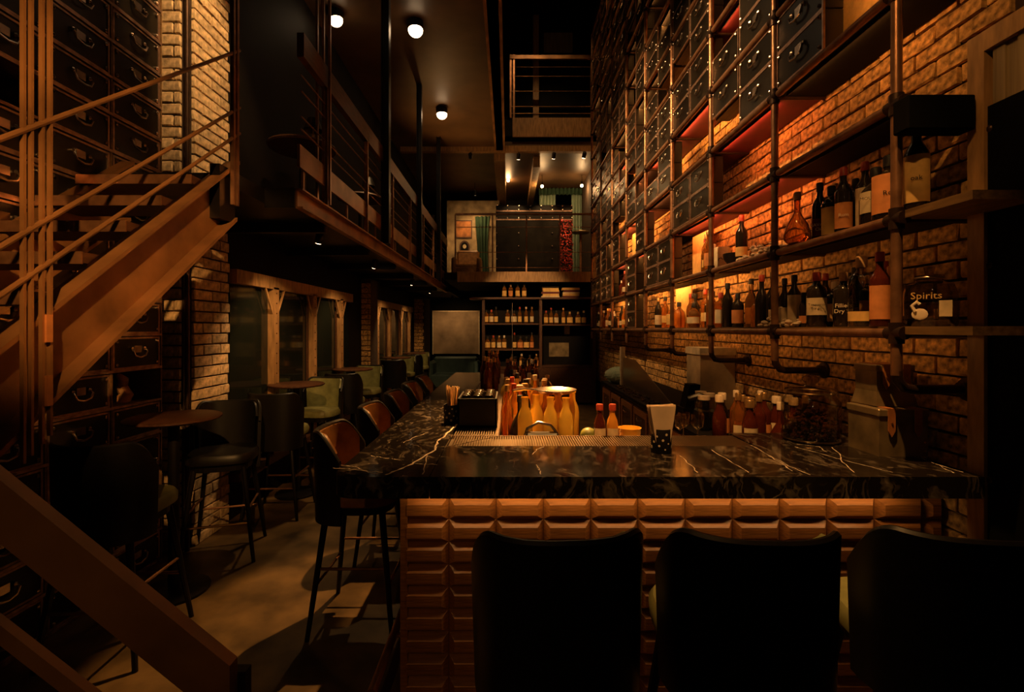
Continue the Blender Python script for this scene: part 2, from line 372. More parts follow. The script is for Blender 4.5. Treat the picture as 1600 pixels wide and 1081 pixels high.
for (x, y, r) in ((XM+.045, 5.6, .045), (XM+.045, 7.7, .04), (XM+.045, 9.8, .04)):
    tag(ob('steel_column', MB().box(x-r, x-r+.012, y-r, y+r, 2.63, 5.5).box(x+r-.012, x+r, y-r, y+r, 2.63, 5.5).box(x-r, x+r, y-.006, y+.006, 2.63, 5.5).mesh('c', M_black)),
        'black steel column rising from the mezzanine edge to the ceiling', 'column', 'steel columns on the mezzanine edge')
pc = thing('paired_column', 'pair of slim steel bars standing at the mezzanine corner', 'column', (XM, 3.86, 2.63))
for dx in (-.07, -.02, .03): part('bar', MB().box(dx, dx+.018, -.012, .012, 0, 2.87), M_pipe, pc)
# mezzanine furniture glimpsed over the kick board
for k, (yy, xx) in enumerate(((4.6, -1.95), (6.4, -1.95))):
    t = thing('cafe_table', 'round café table on the mezzanine behind the railing', 'table', (xx, yy, 2.62), 0, 'round tables on the mezzanine')
    part('table_top', MB().lathe([(0,.72),(.30,.72),(.31,.735),(.30,.75),(0,.75)], 24), M_wood, t, True)
    part('pedestal', MB().cyl((0,0,.02),(0,0,.72),.03), M_black, t); part('base', MB().lathe([(0,0),(.2,0),(.2,.015),(.03,.03),(0,.03)], 20), M_black, t)
    lp = thing('table_lamp', 'small dark table lamp on a mezzanine table', 'lamp', (xx+.1, yy, 3.37), 0, 'lamps on the mezzanine tables')
    part('stem', MB().lathe([(0,0),(.06,0),(.06,.012),(.01,.02),(.01,.2),(0,.2)], 12), M_brass, lp); part('lamp_shade', MB().lathe([(.09,.15),(.05,.26),(0,.26)], 14), M_leather_k, lp, True)

# ------------------------------------------------------------------ stair
XS = -1.76; SL = .776
def zs(d): return 2.66+SL*(d-3.0)
st = thing('staircase', 'open steel staircase with rust-brown channel stringer climbing to the mezzanine', 'staircase', (0,0,0))
def slanted(x0, x1, d0, d1, o0, o1):
    return MB().add([(x, d, zs(d)+o) for x in (x0, x1) for (d, o) in ((d0,o0),(d1,o0),(d1,o1),(d0,o1))],
                    [(0,1,2,3),(7,6,5,4),(0,4,5,1),(1,5,6,2),(2,6,7,3),(3,7,4,0)])
for nm, x0 in (('stringer', XS), ('stringer', -2.42)):
    part(nm, slanted(x0-.012, x0, .35, 3.02, -.34, -.02), M_brownsteel, st)
    part('top_flange', slanted(x0-.012 if nm else x0, x0+.075, .35, 3.05, -.022, 0), M_brownsteel, st)
    part('bottom_flange', slanted(x0-.012, x0+.075, .35, 3.02, -.36, -.338), M_brownsteel, st)
part('soffit_bar', slanted(XS-.16, XS-.13, .35, 3.1, -.46, -.44), M_brownsteel, st)
n = 13
for k in range(n):
    d = 2.92-.232*k; z = zs(d)-.09
    part('tread', MB().box(-2.419, XS-.013, d-.20, d+.06, z-.045, z), M_wood, st)
    part('nosing', MB().box(-2.419, XS-.013, d-.206, d-.199, z-.05, z+.002), M_pipe, st)
part('stringer_plate', MB().box(XS+.001, XS+.06, 2.86, 3.02, 2.30, 2.62), M_black, st)
sr = thing('stair_railing', 'steel stair railing of paired flat posts and sloping round rods', 'railing', (0,0,0))
for d in (1.677, 1.704, 1.744, 1.775): part('post', MB().box(XS+.078, XS+.092, d-.005, d+.005, zs(d)-.45, 3.4), M_brownsteel, sr)
for d in (2.945, 2.985): part('post', MB().box(XS+.078, XS+.10, d-.008, d+.012, 2.4, 5.45), M_pipe, sr)
for o in (.70, .345, .185):
    part('rod', MB().tube([(XS+.088, d, zs(d)+o) for d in (.6, 1.8, 3.02)], .010, 8), M_brownsteel, sr)
part('spacer_block', MB().box(XS+.074, XS+.10, 1.748, 1.772, 1.60, 1.70), M_orpaper, sr, label='orange block between the posts')
part('spacer_block', MB().box(XS+.074, XS+.10, 1.748, 1.772, 1.37, 1.48), M_strap, sr)
# foreground railing going down to the right
fr = thing('lower_stair_railing', 'broad flat brown handrail with slim lower rail in the foreground', 'railing', (0,0,0))
def frail(x0, y0, x1, y1, hpx, d, th):
    a, b = at(x0, y0, d), at(x1, y1, d); a2, b2 = at(x0, y0+hpx, d), at(x1, y1+hpx, d)
    vs = [a, b, b2, a2]; return MB().add([v+Vector((0,-th,0)) for v in vs]+[v+Vector((0,th,0)) for v in vs], [(0,3,2,1),(4,5,6,7),(0,1,5,4),(1,2,6,5),(2,3,7,6),(3,0,4,7)])
part('handrail', frail(-150, 616, 365, 1033, 98, .85, .012), M_brownsteel, fr)
part('lower_rail', frail(-150, 850, 400, 1277, 32, .85, .008), M_brownsteel, fr)
for x in (-120, 360):
    p = at(x, 0, .85); part('post', MB().box(p.x-.018, p.x+.018, .865, .885, 0, H-((616+.81*(x+150))+30-CY)*.85/F), M_black, fr)

# ------------------------------------------------------------------ trunk boxes (one mesh set shared by all)
BW, BH, BD = .445, .218, .11
def box_parts(w, h, dp):
    body = MB().bbox(.004, dp, -w/2, w/2, 0, h, .006).mesh('body', M_box)
    tr = MB()
    t = .012
    tr.box(-.001,.010,-w/2,w/2,0,t).box(-.001,.010,-w/2,w/2,h-t,h).box(-.001,.010,-w/2,-w/2+t,0,h).box(-.001,.010,w/2-t,w/2,0,h)
    tr = tr.mesh('edge_trim', M_trim)
    sd = MB()
    for y in (-w/2+.03, w/2-.03):
        for z in (.03, h-.03): sd.ball((-.002, y, z), .0115, 6, 4)
    sd = sd.mesh('corner_studs', M_chrome, True)
    hd = MB().tube([(-.004,-.055,h*.62),(-.018,-.062,h*.55),(-.020,-.045,h*.40),(-.022,0,h*.35),(-.020,.045,h*.40),(-.018,.062,h*.55),(-.004,.055,h*.62)], .0068, 6)
    hd.ball((-.003,-.055,h*.63), .014, 6, 4); hd.ball((-.003,.055,h*.63), .014, 6, 4); hd.box(-.003,.005,-.03,.03,h*.5,h*.72)
    return body, tr, sd, hd.mesh('handle', M_chrome, True)
BOX = box_parts(BW, BH, BD); SBOX = box_parts(.405, .205, .24)
ORD = ['lowest','second','third','fourth','fifth','sixth','seventh','eighth','ninth','tenth','eleventh','twelfth','thirteenth','fourteenth','fifteenth','sixteenth','seventeenth','eighteenth','nineteenth','twentieth','twenty-first','twenty-second','twenty-third']
NTH = ['first']+ORD[1:]
def trunk(loc, rz, label, group, P=BOX):
    t = thing('trunk_box', label, 'trunk', loc, rz, group)
    for nm, me in zip(('body','edge_trim','corner_studs','handle'), P):
        o = ob(nm, me, t)
        if nm == 'corner_studs': o['kind'] = 'stuff'
    return t

# left trunk shelving in the recess (faces +X)
cab = thing('trunk_shelving', 'dark wooden shelving filled with black trunks behind the stair', 'shelving', (0,0,0))
XC = -2.46
rows = 22
for r in range(rows+1): part('shelf_board', MB().box(-2.8, XC, 2.16, 3.445, .02+r*.228-.016, .02+r*.228), M_board, cab)
for r in range(rows+1): part('brass_edge', MB().box(XC, XC+.004, 2.16, 3.445, .02+r*.228-.016, .02+r*.228), M_trim, cab)
for y in (2.16, 2.585, 3.015, 3.445): part('upright', MB().box(-2.8, XC, y-.006, y+.006, 0, .02+rows*.228), M_board, cab)
OPEN = {(5,2), (7,1), (12,0)}
for r in range(rows):
    for c in range(3):
        if (r, c) in OPEN: continue
        p = (XC-.006, 2.3725+c*.43, .02+r*.228)
        if inframe(p, 60): trunk(p, PI, 'black trunk, %s row up of the stair shelving, %s' % (ORD[r], ('column farthest from the brick pier','middle column','column beside the brick pier')[c]), 'trunks in the shelving behind the stair', SBOX)
h = tag(ob('red_vessel', MB().lathe([(0,0),(.05,0),(.085,.05),(.09,.10),(.06,.15),(.035,.165),(.04,.18),(0,.18)], 20).mesh('v', M_redpaint, True), None, (XC-.12, 2.3725+.43, .02+7*.228)), 'red round vessel in an open cell of the trunk shelving', 'vessel')
h = tag(ob('wooden_carving', MB().tube([(0,0,0),(.03,.01,.05),(-.01,.02,.10),(.02,0,.15),(0,-.03,.19)], [.05,.04,.035,.03,.012], 10).mesh('v', M_wood_light, True), None, (XC-.12, 2.3725+.86, .02+5*.228)), 'curved wooden carving in an open cell of the trunk shelving', 'carving')
h = tag(ob('wooden_carving', MB().tube([(0,0,0),(-.02,.03,.06),(.02,.0,.12),(-.01,-.02,.19)], [.06,.045,.03,.01], 10).mesh('v', M_poster, True), None, (XC-.12, 2.3725, .02+12*.228)), 'painted carving in a high cell of the trunk shelving', 'carving')
part('corner_pipe', MB().cyl((XL+.02, 3.60, 0), (XL+.02, 3.60, 5.5), .016, 10), M_pipe_dark, thing('wall_pipe', 'dark vertical pipe at the corner of the brick pier', 'pipe'))

# ------------------------------------------------------------------ windows on the left
def window(k, y0, y1, posts):
    t = thing('window_%d' % k, 'dark window bay with riveted timber posts and braces', None, (XL, 0, 0), kind='structure')
    part('head', MB().box(0, .07, y0, y1, 2.04, 2.16), M_wood_light, t); part('sill', MB().box(0, .09, y0, y1, .33, .40), M_wood, t)
    for i, y in enumerate(posts):
        w_ = .055
        part('post', MB().box(-.02, .07, y-w_, y+w_, .38, 2.06), M_wood_light, t)
        rv = MB()
        for q in range(16): rv.ball((.07, y, .5+q*.1), .008, 6, 4)
        part('rivets', rv, M_pipe_dark, t, True)
        for s in (-1, 1): part('brace', MB().tube([(.055, y+s*.05, 1.80), (.055, y+s*.20, 2.05)], .013, 6), M_wood_light, t)
        if i+1 < len(posts):
            a, b = y+w_, posts[i+1]-w_
            part('pane', MB().box(.0, .008, a, b, .4, 2.04), M_night, t)
            part('mullion', MB().box(-.01, .025, b-.05, b-.02, .4, 2.04), M_wood, t); part('mullion', MB().box(-.01, .025, a+.02, a+.05, .4, 2.04), M_wood, t)
    a, b = posts[0]-.055, posts[-1]+.055
    if a > y0+.1: part('pane', MB().box(0, .008, y0, a, .4, 2.04), M_night, t)
    if b < y1-.1: part('pane', MB().box(0, .008, b, y1, .4, 2.04), M_night, t)
window(1, 4.17, 7.28, (4.88, 5.85, 6.8))
window(2, 8.38, 11.85, (8.7, 9.6, 10.6, 11.5))

# ------------------------------------------------------------------ bar counter
ZT, ZB = 1.07, .985
bar = thing('bar_counter', 'black marble bar counter with white veins and brown wood tiles on its front', 'bar counter', (0,0,0))
# left slab with rounded corner, front slab
R = .09
def slab(pts): return MB().prism(pts, 'z', ZB, ZT-.006).prism([(x, y) for x, y in pts], 'z', ZT-.006, ZT)
cor = [(-.70+R-R*math.cos(a), 1.9+R-R*math.sin(a)) for a in [i*PI/2/8 for i in range(9)]]
part('marble_slab', MB().prism(cor+[(-.312, 1.9), (-.312, 6.4), (-.70, 6.4)], 'z', ZB, ZT), M_marble, bar)
part('marble_slab', MB().prism([(-.309, 1.9), (XW-.12, 1.9), (XW-.12, 2.40), (-.309, 2.40)], 'z', ZB, ZT), M_marble, bar)
part('marble_slab', MB().prism([(1.22, 2.401), (XW-.03, 2.401), (XW-.03, 2.70), (1.22, 2.70)], 'z', ZB, ZT), M_marble, bar)
# drip trays with ribs
tr = MB().box(-.06, 1.22, 2.40, 2.64, 1.0, 1.052).box(-.309, -.06, 2.40, 6.3, 1.0, 1.052)
part('drip_tray', tr, M_steel, bar)
rb = MB()
for k in range(118):
    x = -.29+k*.0128
    rb.box(x, x+.006, 2.405+max(0, 0), 2.635, 1.052, 1.066)
part('tray_ribs', rb, M_steel, bar)
rb = MB()
for k in range(18): rb.box(-.30+k*.0132, -.294+k*.0132, 2.66, 6.28, 1.052, 1.066)
part('tray_ribs', rb, M_steel, bar)
part('tray_rim', MB().box(-.309, 1.22, 2.636, 2.644, 1.0, 1.068).box(-.064, -.056, 2.644, 6.3, 1.0, 1.068), M_chrome, bar)
part('mitre_strip', MB().prism([(-.305, 2.402), (-.295, 2.402), (-.055, 2.638), (-.065, 2.638)], 'z', 1.066, 1.0685), M_steel, bar)
# carcass
part('carcass', MB().box(-.45, XW-.2, 2.19, 2.60, .0, ZB).box(-.45, -.10, 2.60, 6.3, 0, ZB), M_wood, bar)
TW, TH = .2125, .101
def tile_mesh(w):
    a, b, e, dp = w/2, TH/2, .027, .032
    v = [(-a,0,-b),(a,0,-b),(a,0,b),(-a,0,b),(-a+e,-dp,-b+e),(a-e,-dp,-b+e),(a-e,-dp,b-e),(-a+e,-dp,b-e)]
    return MB().add(v, [(0,1,5,4),(1,2,6,5),(2,3,7,6),(3,0,4,7),(4,5,6,7),(3,2,1,0)]).mesh('wood_tile', M_tile)
TM = tile_mesh(TW-.002); TMh = tile_mesh(.09)
x_l = -.482; z_top = .895
for r in range(-1, 10):
    zc = z_top-.053-(r)*TH
    if zc < .02 or zc+TH/2 > ZB: continue
    for c in range(11): ob('wood_tile', TM, bar, (x_l+TW*(c+.5), 2.19, zc))
    ob('wood_tile', TMh, bar, (x_l+TW*11+.046, 2.19, zc))
part('side_panel', MB().box(-.482, -.45, 2.16, 6.3, 0, ZB), M_tile, bar)
part('foot_rail', MB().tube([(-.545, 1.93, .2), (-.545, 4, .2), (-.545, 6.2, .2)], .02, 10), M_brass, bar, True)
for y in (2.3, 4, 5.8): part('rail_bracket', MB().cyl((-.545, y, .2), (-.482, y, .2), .012), M_brass, bar)
part('led_channel', MB().box(-.44, 1.74, 2.075, 2.085, ZB-.018, ZB).box(-.44, 1.74, 2.085, 2.115, ZB-.004, ZB), M_black, bar)
ld = bpy.data.lights.new('counter_led', 'AREA'); ld.shape = 'RECTANGLE'; ld.size = 2.1; ld.size_y = .02; ld.energy = 4.2; ld.color = (1, .56, .20)
lo = bpy.data.objects.new('counter_led', ld); COL.objects.link(lo); lo.parent = bar; lo.location = (.65, 2.100, ZB-.006); lo.rotation_euler = (math.radians(48), 0, 0)
# veins that the photograph shows plainly, inlaid in the slab
def vein(px, wd):
    P0 = [at(x, y, (H-ZT)*F/(y-CY)) for x, y in px]; L_ = []; R_ = []; P = []; gv = random.Random(len(px)+int(px[0][0]))
    for a, b in zip(P0[:-1], P0[1:]):
        for q in range(4): P.append(a.lerp(b, q/4)+(Vector((gv.uniform(-1,1), gv.uniform(-1,1), 0))*.006 if q else Vector()))
    P.append(P0[-1])
    for i, p in enumerate(P):
        t = (P[min(i+1,len(P)-1)]-P[max(i-1,0)]).normalized(); nrm = Vector((-t.y, t.x, 0))
        ww = wd*(.25+.8*abs(math.sin(i*1.7+1)))
        L_.append((p.x+nrm.x*ww, p.y+nrm.y*ww, ZT+.0006)); R_.append((p.x-nrm.x*ww, p.y-nrm.y*ww, ZT+.0006))
    k = len(P); part('marble_vein', MB().add(L_+R_, [(i+k, i+1+k, i+1, i) for i in range(k-1)]), M_vein, bar)
for v in ([(602,742),(628,732),(655,718),(680,703),(683,690),(696,680),(709,667)], ): vein(v, .006)
for v in ([(520,731),(545,732),(566,735),(590,741)], [(532,727),(553,729),(575,736),(598,738)], [(580,712),(605,716),(625,719)], [(660,741),(664,726),(668,712)],
          [(648,724),(665,725),(683,726)], [(630,692),(650,682),(668,676)], [(1172,695),(1205,713),(1232,728),(1266,742)], [(1200,712),(1222,724),(1238,736)],
          [(1112,703),(1140,720),(1170,738)], [(1062,712),(1078,726),(1090,738)], [(1242,698),(1290,711),(1330,722),(1395,738)], [(1245,694),(1280,698),(1292,706)],
          [(1300,699),(1313,710),(1316,722),(1335,738)], [(1416,709),(1450,720),(1505,738)], [(1430,712),(1470,728),(1490,739)], [(1470,708),(1500,720),(1535,735)], [(832,710),(838,702),(850,698)], [(838,726),(842,734),(845,741)]): vein(v, .0025)

# ------------------------------------------------------------------ bar stools
def arc_shell(th, flip, z0, top, r0, r1):
    """curved tub back around -Y; returns grid fn"""
    def fn(u, v):
        a = (u*2-1)*1.50; sx = math.sin(a); cy = math.cos(a)
        px = math.copysign(abs(sx)**.72, sx); py = -math.copysign(abs(cy)**.72, cy)
        zt = top(a); z = z0+(zt-z0)*v; f = r0+(r1-r0)*v
        return (px*(f-th), py*(f-th)*.98, z)
    return fn
def topz(a):
    a = abs(a); e = max(0, (a-.80)/.70); return 1.083+.006*min(1, a/.8)**2-.15*e**2.2
def stool_meshes():
    nu, nv = 30, 6; outer = MB()
    fo = arc_shell(0, 0, .60, topz, .226, .236); fi = arc_shell(.022, 0, .60, topz, .226, .236)
    outer.grid(fo, nu, nv)
    edge = [fo(i/nu, 1) for i in range(nu+1)]; edi = [fi(i/nu, 1) for i in range(nu+1)]
    o = len(outer.v); outer.grid(lambda u, v: tuple(Vector(fo(u,1)).lerp(Vector(fi(u,1)), v)+Vector((0,0,.010*math.sin(PI*v)))), nu, 3)
    for s in (0, 1): outer.grid(lambda u, v: tuple(Vector(fo(s,v)).lerp(Vector(fi(s,v)), u)), 1, nv)
    inner = MB().grid(lambda u, v: fi(1-u, v), nu, nv)
    fp = arc_shell(.040, 0, .74, lambda a: topz(a)-.008, .226, .236)
    pad = MB().grid(lambda u, v: fp(1-(.04+.92*u), v), nu, nv)
    pad.grid(lambda u, v: tuple(Vector(fp(.04+.92*u,1)).lerp(Vector(fi(.04+.92*u,1))+Vector((0,0,-.012)), 1-v)), nu, 1)
    # seat: rounded squarish pad
    def ring(f, z): return [(math.copysign(abs(math.cos(t))**.6, math.cos(t))*.222*f, .025+math.copysign(abs(math.sin(t))**.6, math.sin(t))*.222*f, z) for t in [2*PI*i/28 for i in range(28)]]
    st_ = MB(); rs = [ring(.90,.685), ring(1,.70), ring(1.01,.74), ring(.95,.762), ring(.6,.772), ring(.01,.774)]
    st_.add([p for r_ in rs for p in r_], [(i*28+k, i*28+(k+1)%28, (i+1)*28+(k+1)%28, (i+1)*28+k) for i in range(5) for k in range(28)]+[tuple(range(28))[::-1]])
    apron = MB().prism([(p[0]*.93, p[1]*.93) for p in ring(.93, 0)], 'z', .645, .69)
    legs = []
    for sx in (-1, 1):
        for sy in (-1, 1):
            legs.append(MB().tube([(sx*.155, .02+sy*.15, .66), (sx*.235, .02+sy*.225, 0)], [.019, .013], 8).mesh('leg', M_black, True))
    def lp(sx, sy, z): t = 1-z/.66; return Vector((sx*(.155+.08*t), .02+sy*(.15+.075*t), z))
    rails = [MB().cyl(lp(-1,1,.27), lp(1,1,.27), .009, 8).mesh('foot_bar', M_brass, True)]
    rails += [MB().cyl(lp(-1,-1,.27), lp(1,-1,.27), .008, 8).mesh('foot_bar', M_pipe, True)]
    rails += [MB().cyl(lp(s,-1,.36), lp(s,1,.36), .008, 8).mesh('foot_bar', M_pipe, True) for s in (-1, 1)]
    return outer, inner, pad, st_, apron, legs, rails
so, si, sp, ss, sa, SLEG, SRAIL = stool_meshes()
SM = {}
for nm, m in (('green', M_leather_g), ('tan', M_leather_t), ('black', M_leather_k)):
    SM[nm] = (so.mesh('backrest', M_leather_k, True), si.mesh('back_lining', M_leather_k, True), sp.mesh('back_pad', m, True), ss.mesh('seat', m, True), sa.mesh('apron', M_black))
def stool(x, y, rz, c, label, group=None):
    t = thing('bar_stool', label, 'bar stool', (x, y, 0), rz, group)
    for nm, me in zip(('backrest','back_lining','back_pad','seat','apron'), SM[c]): ob(nm, me, t)
    for me in SLEG: ob('leg', me, t)
    for me in SRAIL: ob('foot_bar', me, t)
    return t
for x, rz, lb in ((.14, .05, 'black-backed bar stool facing the wood-tiled bar front, farthest from the brick wall'), (.70, -.05, 'middle black-backed bar stool of three facing the wood-tiled bar front'), (1.30, -.14, 'black-backed bar stool facing the wood-tiled bar front, next to the brick wall')):
    stool(x, 1.50, rz, 'green', lb).scale = (1.08, 1, 1)
for k, y in enumerate((2.80, 3.58, 4.3, 5.0, 5.7)):
    stool(-.86, y, -PI/2, 'tan', ('tan leather bar stool at the rounded corner of the marble bar' if k == 0 else 'tan leather bar stool on the long bar side, %s from the rounded corner' % NTH[k]), 'stools along the long side of the bar')
def table(x, y, label):
    t = thing('high_table', label, 'table', (x, y, 0), 0, 'high tables along the windows')
    part('table_top', MB().lathe([(0,1.075),(.25,1.075),(.265,1.085),(.265,1.095),(.255,1.10),(0,1.10)], 28), M_wood, t, True)
    part('pedestal', MB().cyl((0,0,.02),(0,0,1.075),.032), M_black, t, True); part('base', MB().lathe([(0,0),(.2,0),(.2,.015),(.04,.03),(0,.03)], 20), M_black, t)
LG = 'stools at the high tables'
TB = [(-2.10, 3.05), (-2.12, 4.86), (-2.14, 6.68), (-2.14, 9.3), (-2.14, 11.0)]
for i, (x, y) in enumerate(TB):
    table(x, y, 'round high table beside the trunk shelving' if i == 0 else 'round high table by the windows, %s from the stair' % NTH[i])
    stool(x+.06, y-.50 if i else y-.52, 0.05, 'green', 'black-backed bar stool on the stair side of the %s high table from the stair' % NTH[i], LG)
    stool(x+(.02 if i else .0), y+.55, PI+(.3 if i == 0 else -.12), 'black' if i == 0 else 'green', 'bar stool with its lining facing the stair at the %s high table' % NTH[i], LG)  # the first table's stool is lined black to hold its shade

# ------------------------------------------------------------------ pipe rack
PITCH = .485; L0 = 1.63; NL = 12
DB = [2.07+.948*i for i in range(-1, 9)]        # uprights; bay i between DB[i], DB[i+1]; bay 0 is nearest
rack = thing('pipe_rack', 'tall iron pipe rack of shelves covering the right brick wall', 'shelving', (0,0,0))
PR = .021
ZTOP = L0+PITCH*NL
up = MB().cyl((0,0,L0-.18), (0,0,ZTOP), PR, 10)
el = MB().tube([(0,0,L0-.16), (.005,0,L0-.20), (.03,0,L0-.232), (.07,0,L0-.24), (XW-XR-.03,0,L0-.24)], PR, 10)
upm, elm = up.mesh('upright', M_pipe, True), el.mesh('elbow_pipe', M_pipe_dark, True)
flm = MB().lathe([(0,0),(.05,0),(.05,.012),(.032,.014),(.032,.04),(0,.04)], 14).mesh('flange', M_pipe_dark)
teem = MB().cyl((0,0,-.045),(0,0,.045),.028,10).cyl((0,-.045,0),(0,.045,0),.028,10).mesh('tee_fitting', M_pipe_dark, True)
stubm = MB().cyl((0,0,0),(XW-XR-.02,0,0),PR*.9,8).mesh('wall_stub', M_pipe_dark, True)
for i, d in enumerate(DB):
    if i == 0: continue
    ob('upright', upm, rack, (XR, d, 0))
    if i < 6: ob('elbow_pipe', elm, rack, (XR, d, 0)); ob('flange', flm, rack, (XW-.02, d, L0-.24), (0, -PI/2, 0))
    for l in range(NL):
        z = L0+PITCH*l
        if inframe((XR, d, z), 60):
            ob('tee_fitting', teem, rack, (XR, d, z)); ob('wall_stub', stubm, rack, (XR, d, z))
railm = MB().cyl((0,DB[1],0),(0,DB[-1],0),PR,10).mesh('rail', M_pipe, True)
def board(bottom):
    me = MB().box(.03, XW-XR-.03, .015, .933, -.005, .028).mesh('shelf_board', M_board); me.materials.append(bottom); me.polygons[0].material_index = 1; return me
boardm = board(M_dark); boardr = board(M_redpaint)  # M_dark underside paints in the shade below each shelf
for l in range(NL+1): ob('rail', railm, rack, (XR, 0, L0+PITCH*l))
for l in range(NL):
    for i in range(len(DB)-1):
        if i == 0:
            if l < 2: part('end_shelf', MB().box(XR+.0, XW-.03, DB[1]-.34, DB[1]-.02, L0+PITCH*l-.005, L0+PITCH*l+.028), M_board, rack)
            continue
        if inframe((XR, DB[i+1], L0+PITCH*l), 160): ob('shelf_board', boardr if (i in (2, 3, 5, 6) and l in (2, 3, 5)) or (l == 4 and i in (3, 4)) else boardm, rack, (XR, DB[i], L0+PITCH*l))
# contents: cells[(bay, level)] = (near low, near high, far low, far high)
FULL = (1,1,1,1); NONE = (0,0,0,0)
CELL = {(1,3):(0,0,1,1), (1,4):(0,0,1,1), (1,2):NONE,
 (2,2):NONE, (2,3):(1,1,0,1), (2,4):(1,1,1,0), (2,5):(1,0,0,0),
 (3,2):FULL, (3,3):NONE, (3,4):FULL, (3,5):(1,1,0,1), (3,6):(0,1,1,1), (3,1):NONE,
 (4,0):NONE, (4,1):(1,1,1,1), (4,2):NONE, (4,3):(1,1,1,0), (4,4):(1,1,1,1), (4,5):(0,1,1,0), (4,6):(1,0,1,1),
 (5,0):(0,0,1,1), (5,1):(0,0,1,1), (5,2):(1,1,0,0), (5,3):(1,0,1,1), (5,4):(1,1,0,1), (5,5):(0,0,1,1), (5,6):(1,1,0,0),
 (6,0):NONE, (6,1):NONE, (6,2):(0,0,1,1), (6,3):(0,0,0,1), (6,4):(1,0,1,1), (6,5):(0,0,1,0),
 (7,0):NONE, (7,1):(1,1,1,1), (7,2):(0,0,1,1), (7,3):(1,1,1,0), (8,0):NONE, (8,1):FULL}
OPENC = []
rr = random.Random(3)
small = MB().box(.03, .14, -.22, .22, -.010, 0).mesh('mid_shelf', M_board)
for b in range(0, 9):
    for l in range(0, NL):
        c = CELL.get((b, l))
        if c is None:
            if l < 2 or b == 0: c = NONE
            elif l < 8: c = tuple([int(rr.random() < .62)]*2)+tuple([int(rr.random() < .62)]*2) if rr.random() < .6 else tuple(int(rr.random() < .62) for _ in range(4))
            else: c = tuple(int(rr.random() < .85) for _ in range(4))
        for q in range(4):
            yc = DB[b]+.245+(.462 if q >= 2 else 0); z = L0+PITCH*l+.0285+(BH+.008 if q % 2 else 0)
            if not inframe((XR, yc, z+.1), 25): continue
            if not c[q]:
                if l >= 1: OPENC.append((b, l, q))
                continue
            if q % 2 and not c[q-1]: ob('mid_shelf', small, rack, (XR, yc, z-.0005))
            trunk((XR-.028+.03, yc, z if not (q % 2 and c[q-1]) else z-.008+.0005), 0, 'black trunk, %s rack shelf up, %s bay from the door post, %s, %s side' % (ORD[l], NTH[b], 'upper' if q % 2 else 'lower', 'far' if q >= 2 else 'door'), 'trunks on the pipe rack')
# red and yellow painted boards at the back of open cells
pn = MB().box(0, .012, -.225, .225, 0, .42).mesh('back_panel', M_redpaint); pny = MB().box(0, .012, -.225, .225, 0, .42).mesh('back_panel', M_poster)
pnc = MB().box(0, .012, -.225, .225, 0, .42).mesh('back_panel', M_yelpaper)
def panel(b, l, half, me, x=.27): ob('back_panel', me, rack, (XR+x, DB[b]+.245+.462*half, L0+PITCH*l+.03))
for (b, l, hf) in ((3,5,1), (2,5,1), (6,3,0), (5,4,0), (5,5,0)): panel(b, l, hf, pn)
part('back_panel', MB().box(XR+.27, XR+.282, DB[1]+.36, DB[1]+.92, L0+PITCH*3+.03, L0+PITCH*3+.45), M_yelpaper, rack)
for (b, l, hf) in ((3,1,1), (4,0,0), (6,1,0), (6,0,1), (6,2,0)): panel(b, l, hf, pnc, .2)
ob('painted_figure', MB().ball((0,0,0), .06, 12, 6, (.05,1,1.2)).ball((0,-.04,-.09), .05, 12, 6, (.05,1.2,.8)).mesh('painted_figure', M_strap, True), rack, (XR+.266, DB[1]+.86, L0+PITCH*3+.2))
# led strips under the shelves, at the front edge, washing the brick
ledm = MB().box(-.004, 0, .06, .89, -.014, .004).box(-.004, .014, .06, .89, .0, .004).mesh('led_channel', M_black)
def led(b, l, watts, col):
    p = (XR+.045, DB[b], L0+PITCH*(l+1)-.0095)
    ob('led_channel', ledm, rack, p)
    ld = bpy.data.lights.new('led_light', 'AREA'); ld.shape = 'RECTANGLE'; ld.size = .8; ld.size_y = .010; ld.energy = watts; ld.color = col
    o = bpy.data.objects.new('led_light', ld); COL.objects.link(o); o.parent = rack
    o.location = (p[0]+.004, DB[b]+.474, p[2]-.008)
    zv = -Vector((1, 0, -.22)).normalized(); xv = Vector((0, 1, 0))
    o.rotation_euler = Matrix((xv, zv.cross(xv), zv)).transposed().to_euler()
OR1 = (1, .40, .10); OR2 = (1, .26, .07)
LEDS = {}
for (b, l, q) in OPENC: LEDS.setdefault((b, l), 0); LEDS[(b, l)] += 1
for (b, l), nq in sorted(LEDS.items()):
    wt = {1: 1.3, 2: 3.0, 3: 5.0}.get(b, 7.0)
    if l > 6: wt *= .35
    if b == 0: continue
    if b == 1 and l == 1: wt = .08
    if b == 1 and l == 3: wt = 4.5
    led(b, l, wt, OR2 if (b, l) in ((2,1),(3,1),(2,2),(3,4),(3,5),(5,3),(4,2)) else OR1)
for b, wt in ((1, .30), (2, .40), (3, .6), (4, .6), (5, .5)): led(b, -1, wt, OR1)  # strips added below the lowest shelf to brighten the brick there
for b, wt in ((1,.15),(2,.8),(3,3.5),(4,5),(5,4),(6,4),(7,4)): led(b, 0, wt, OR1)

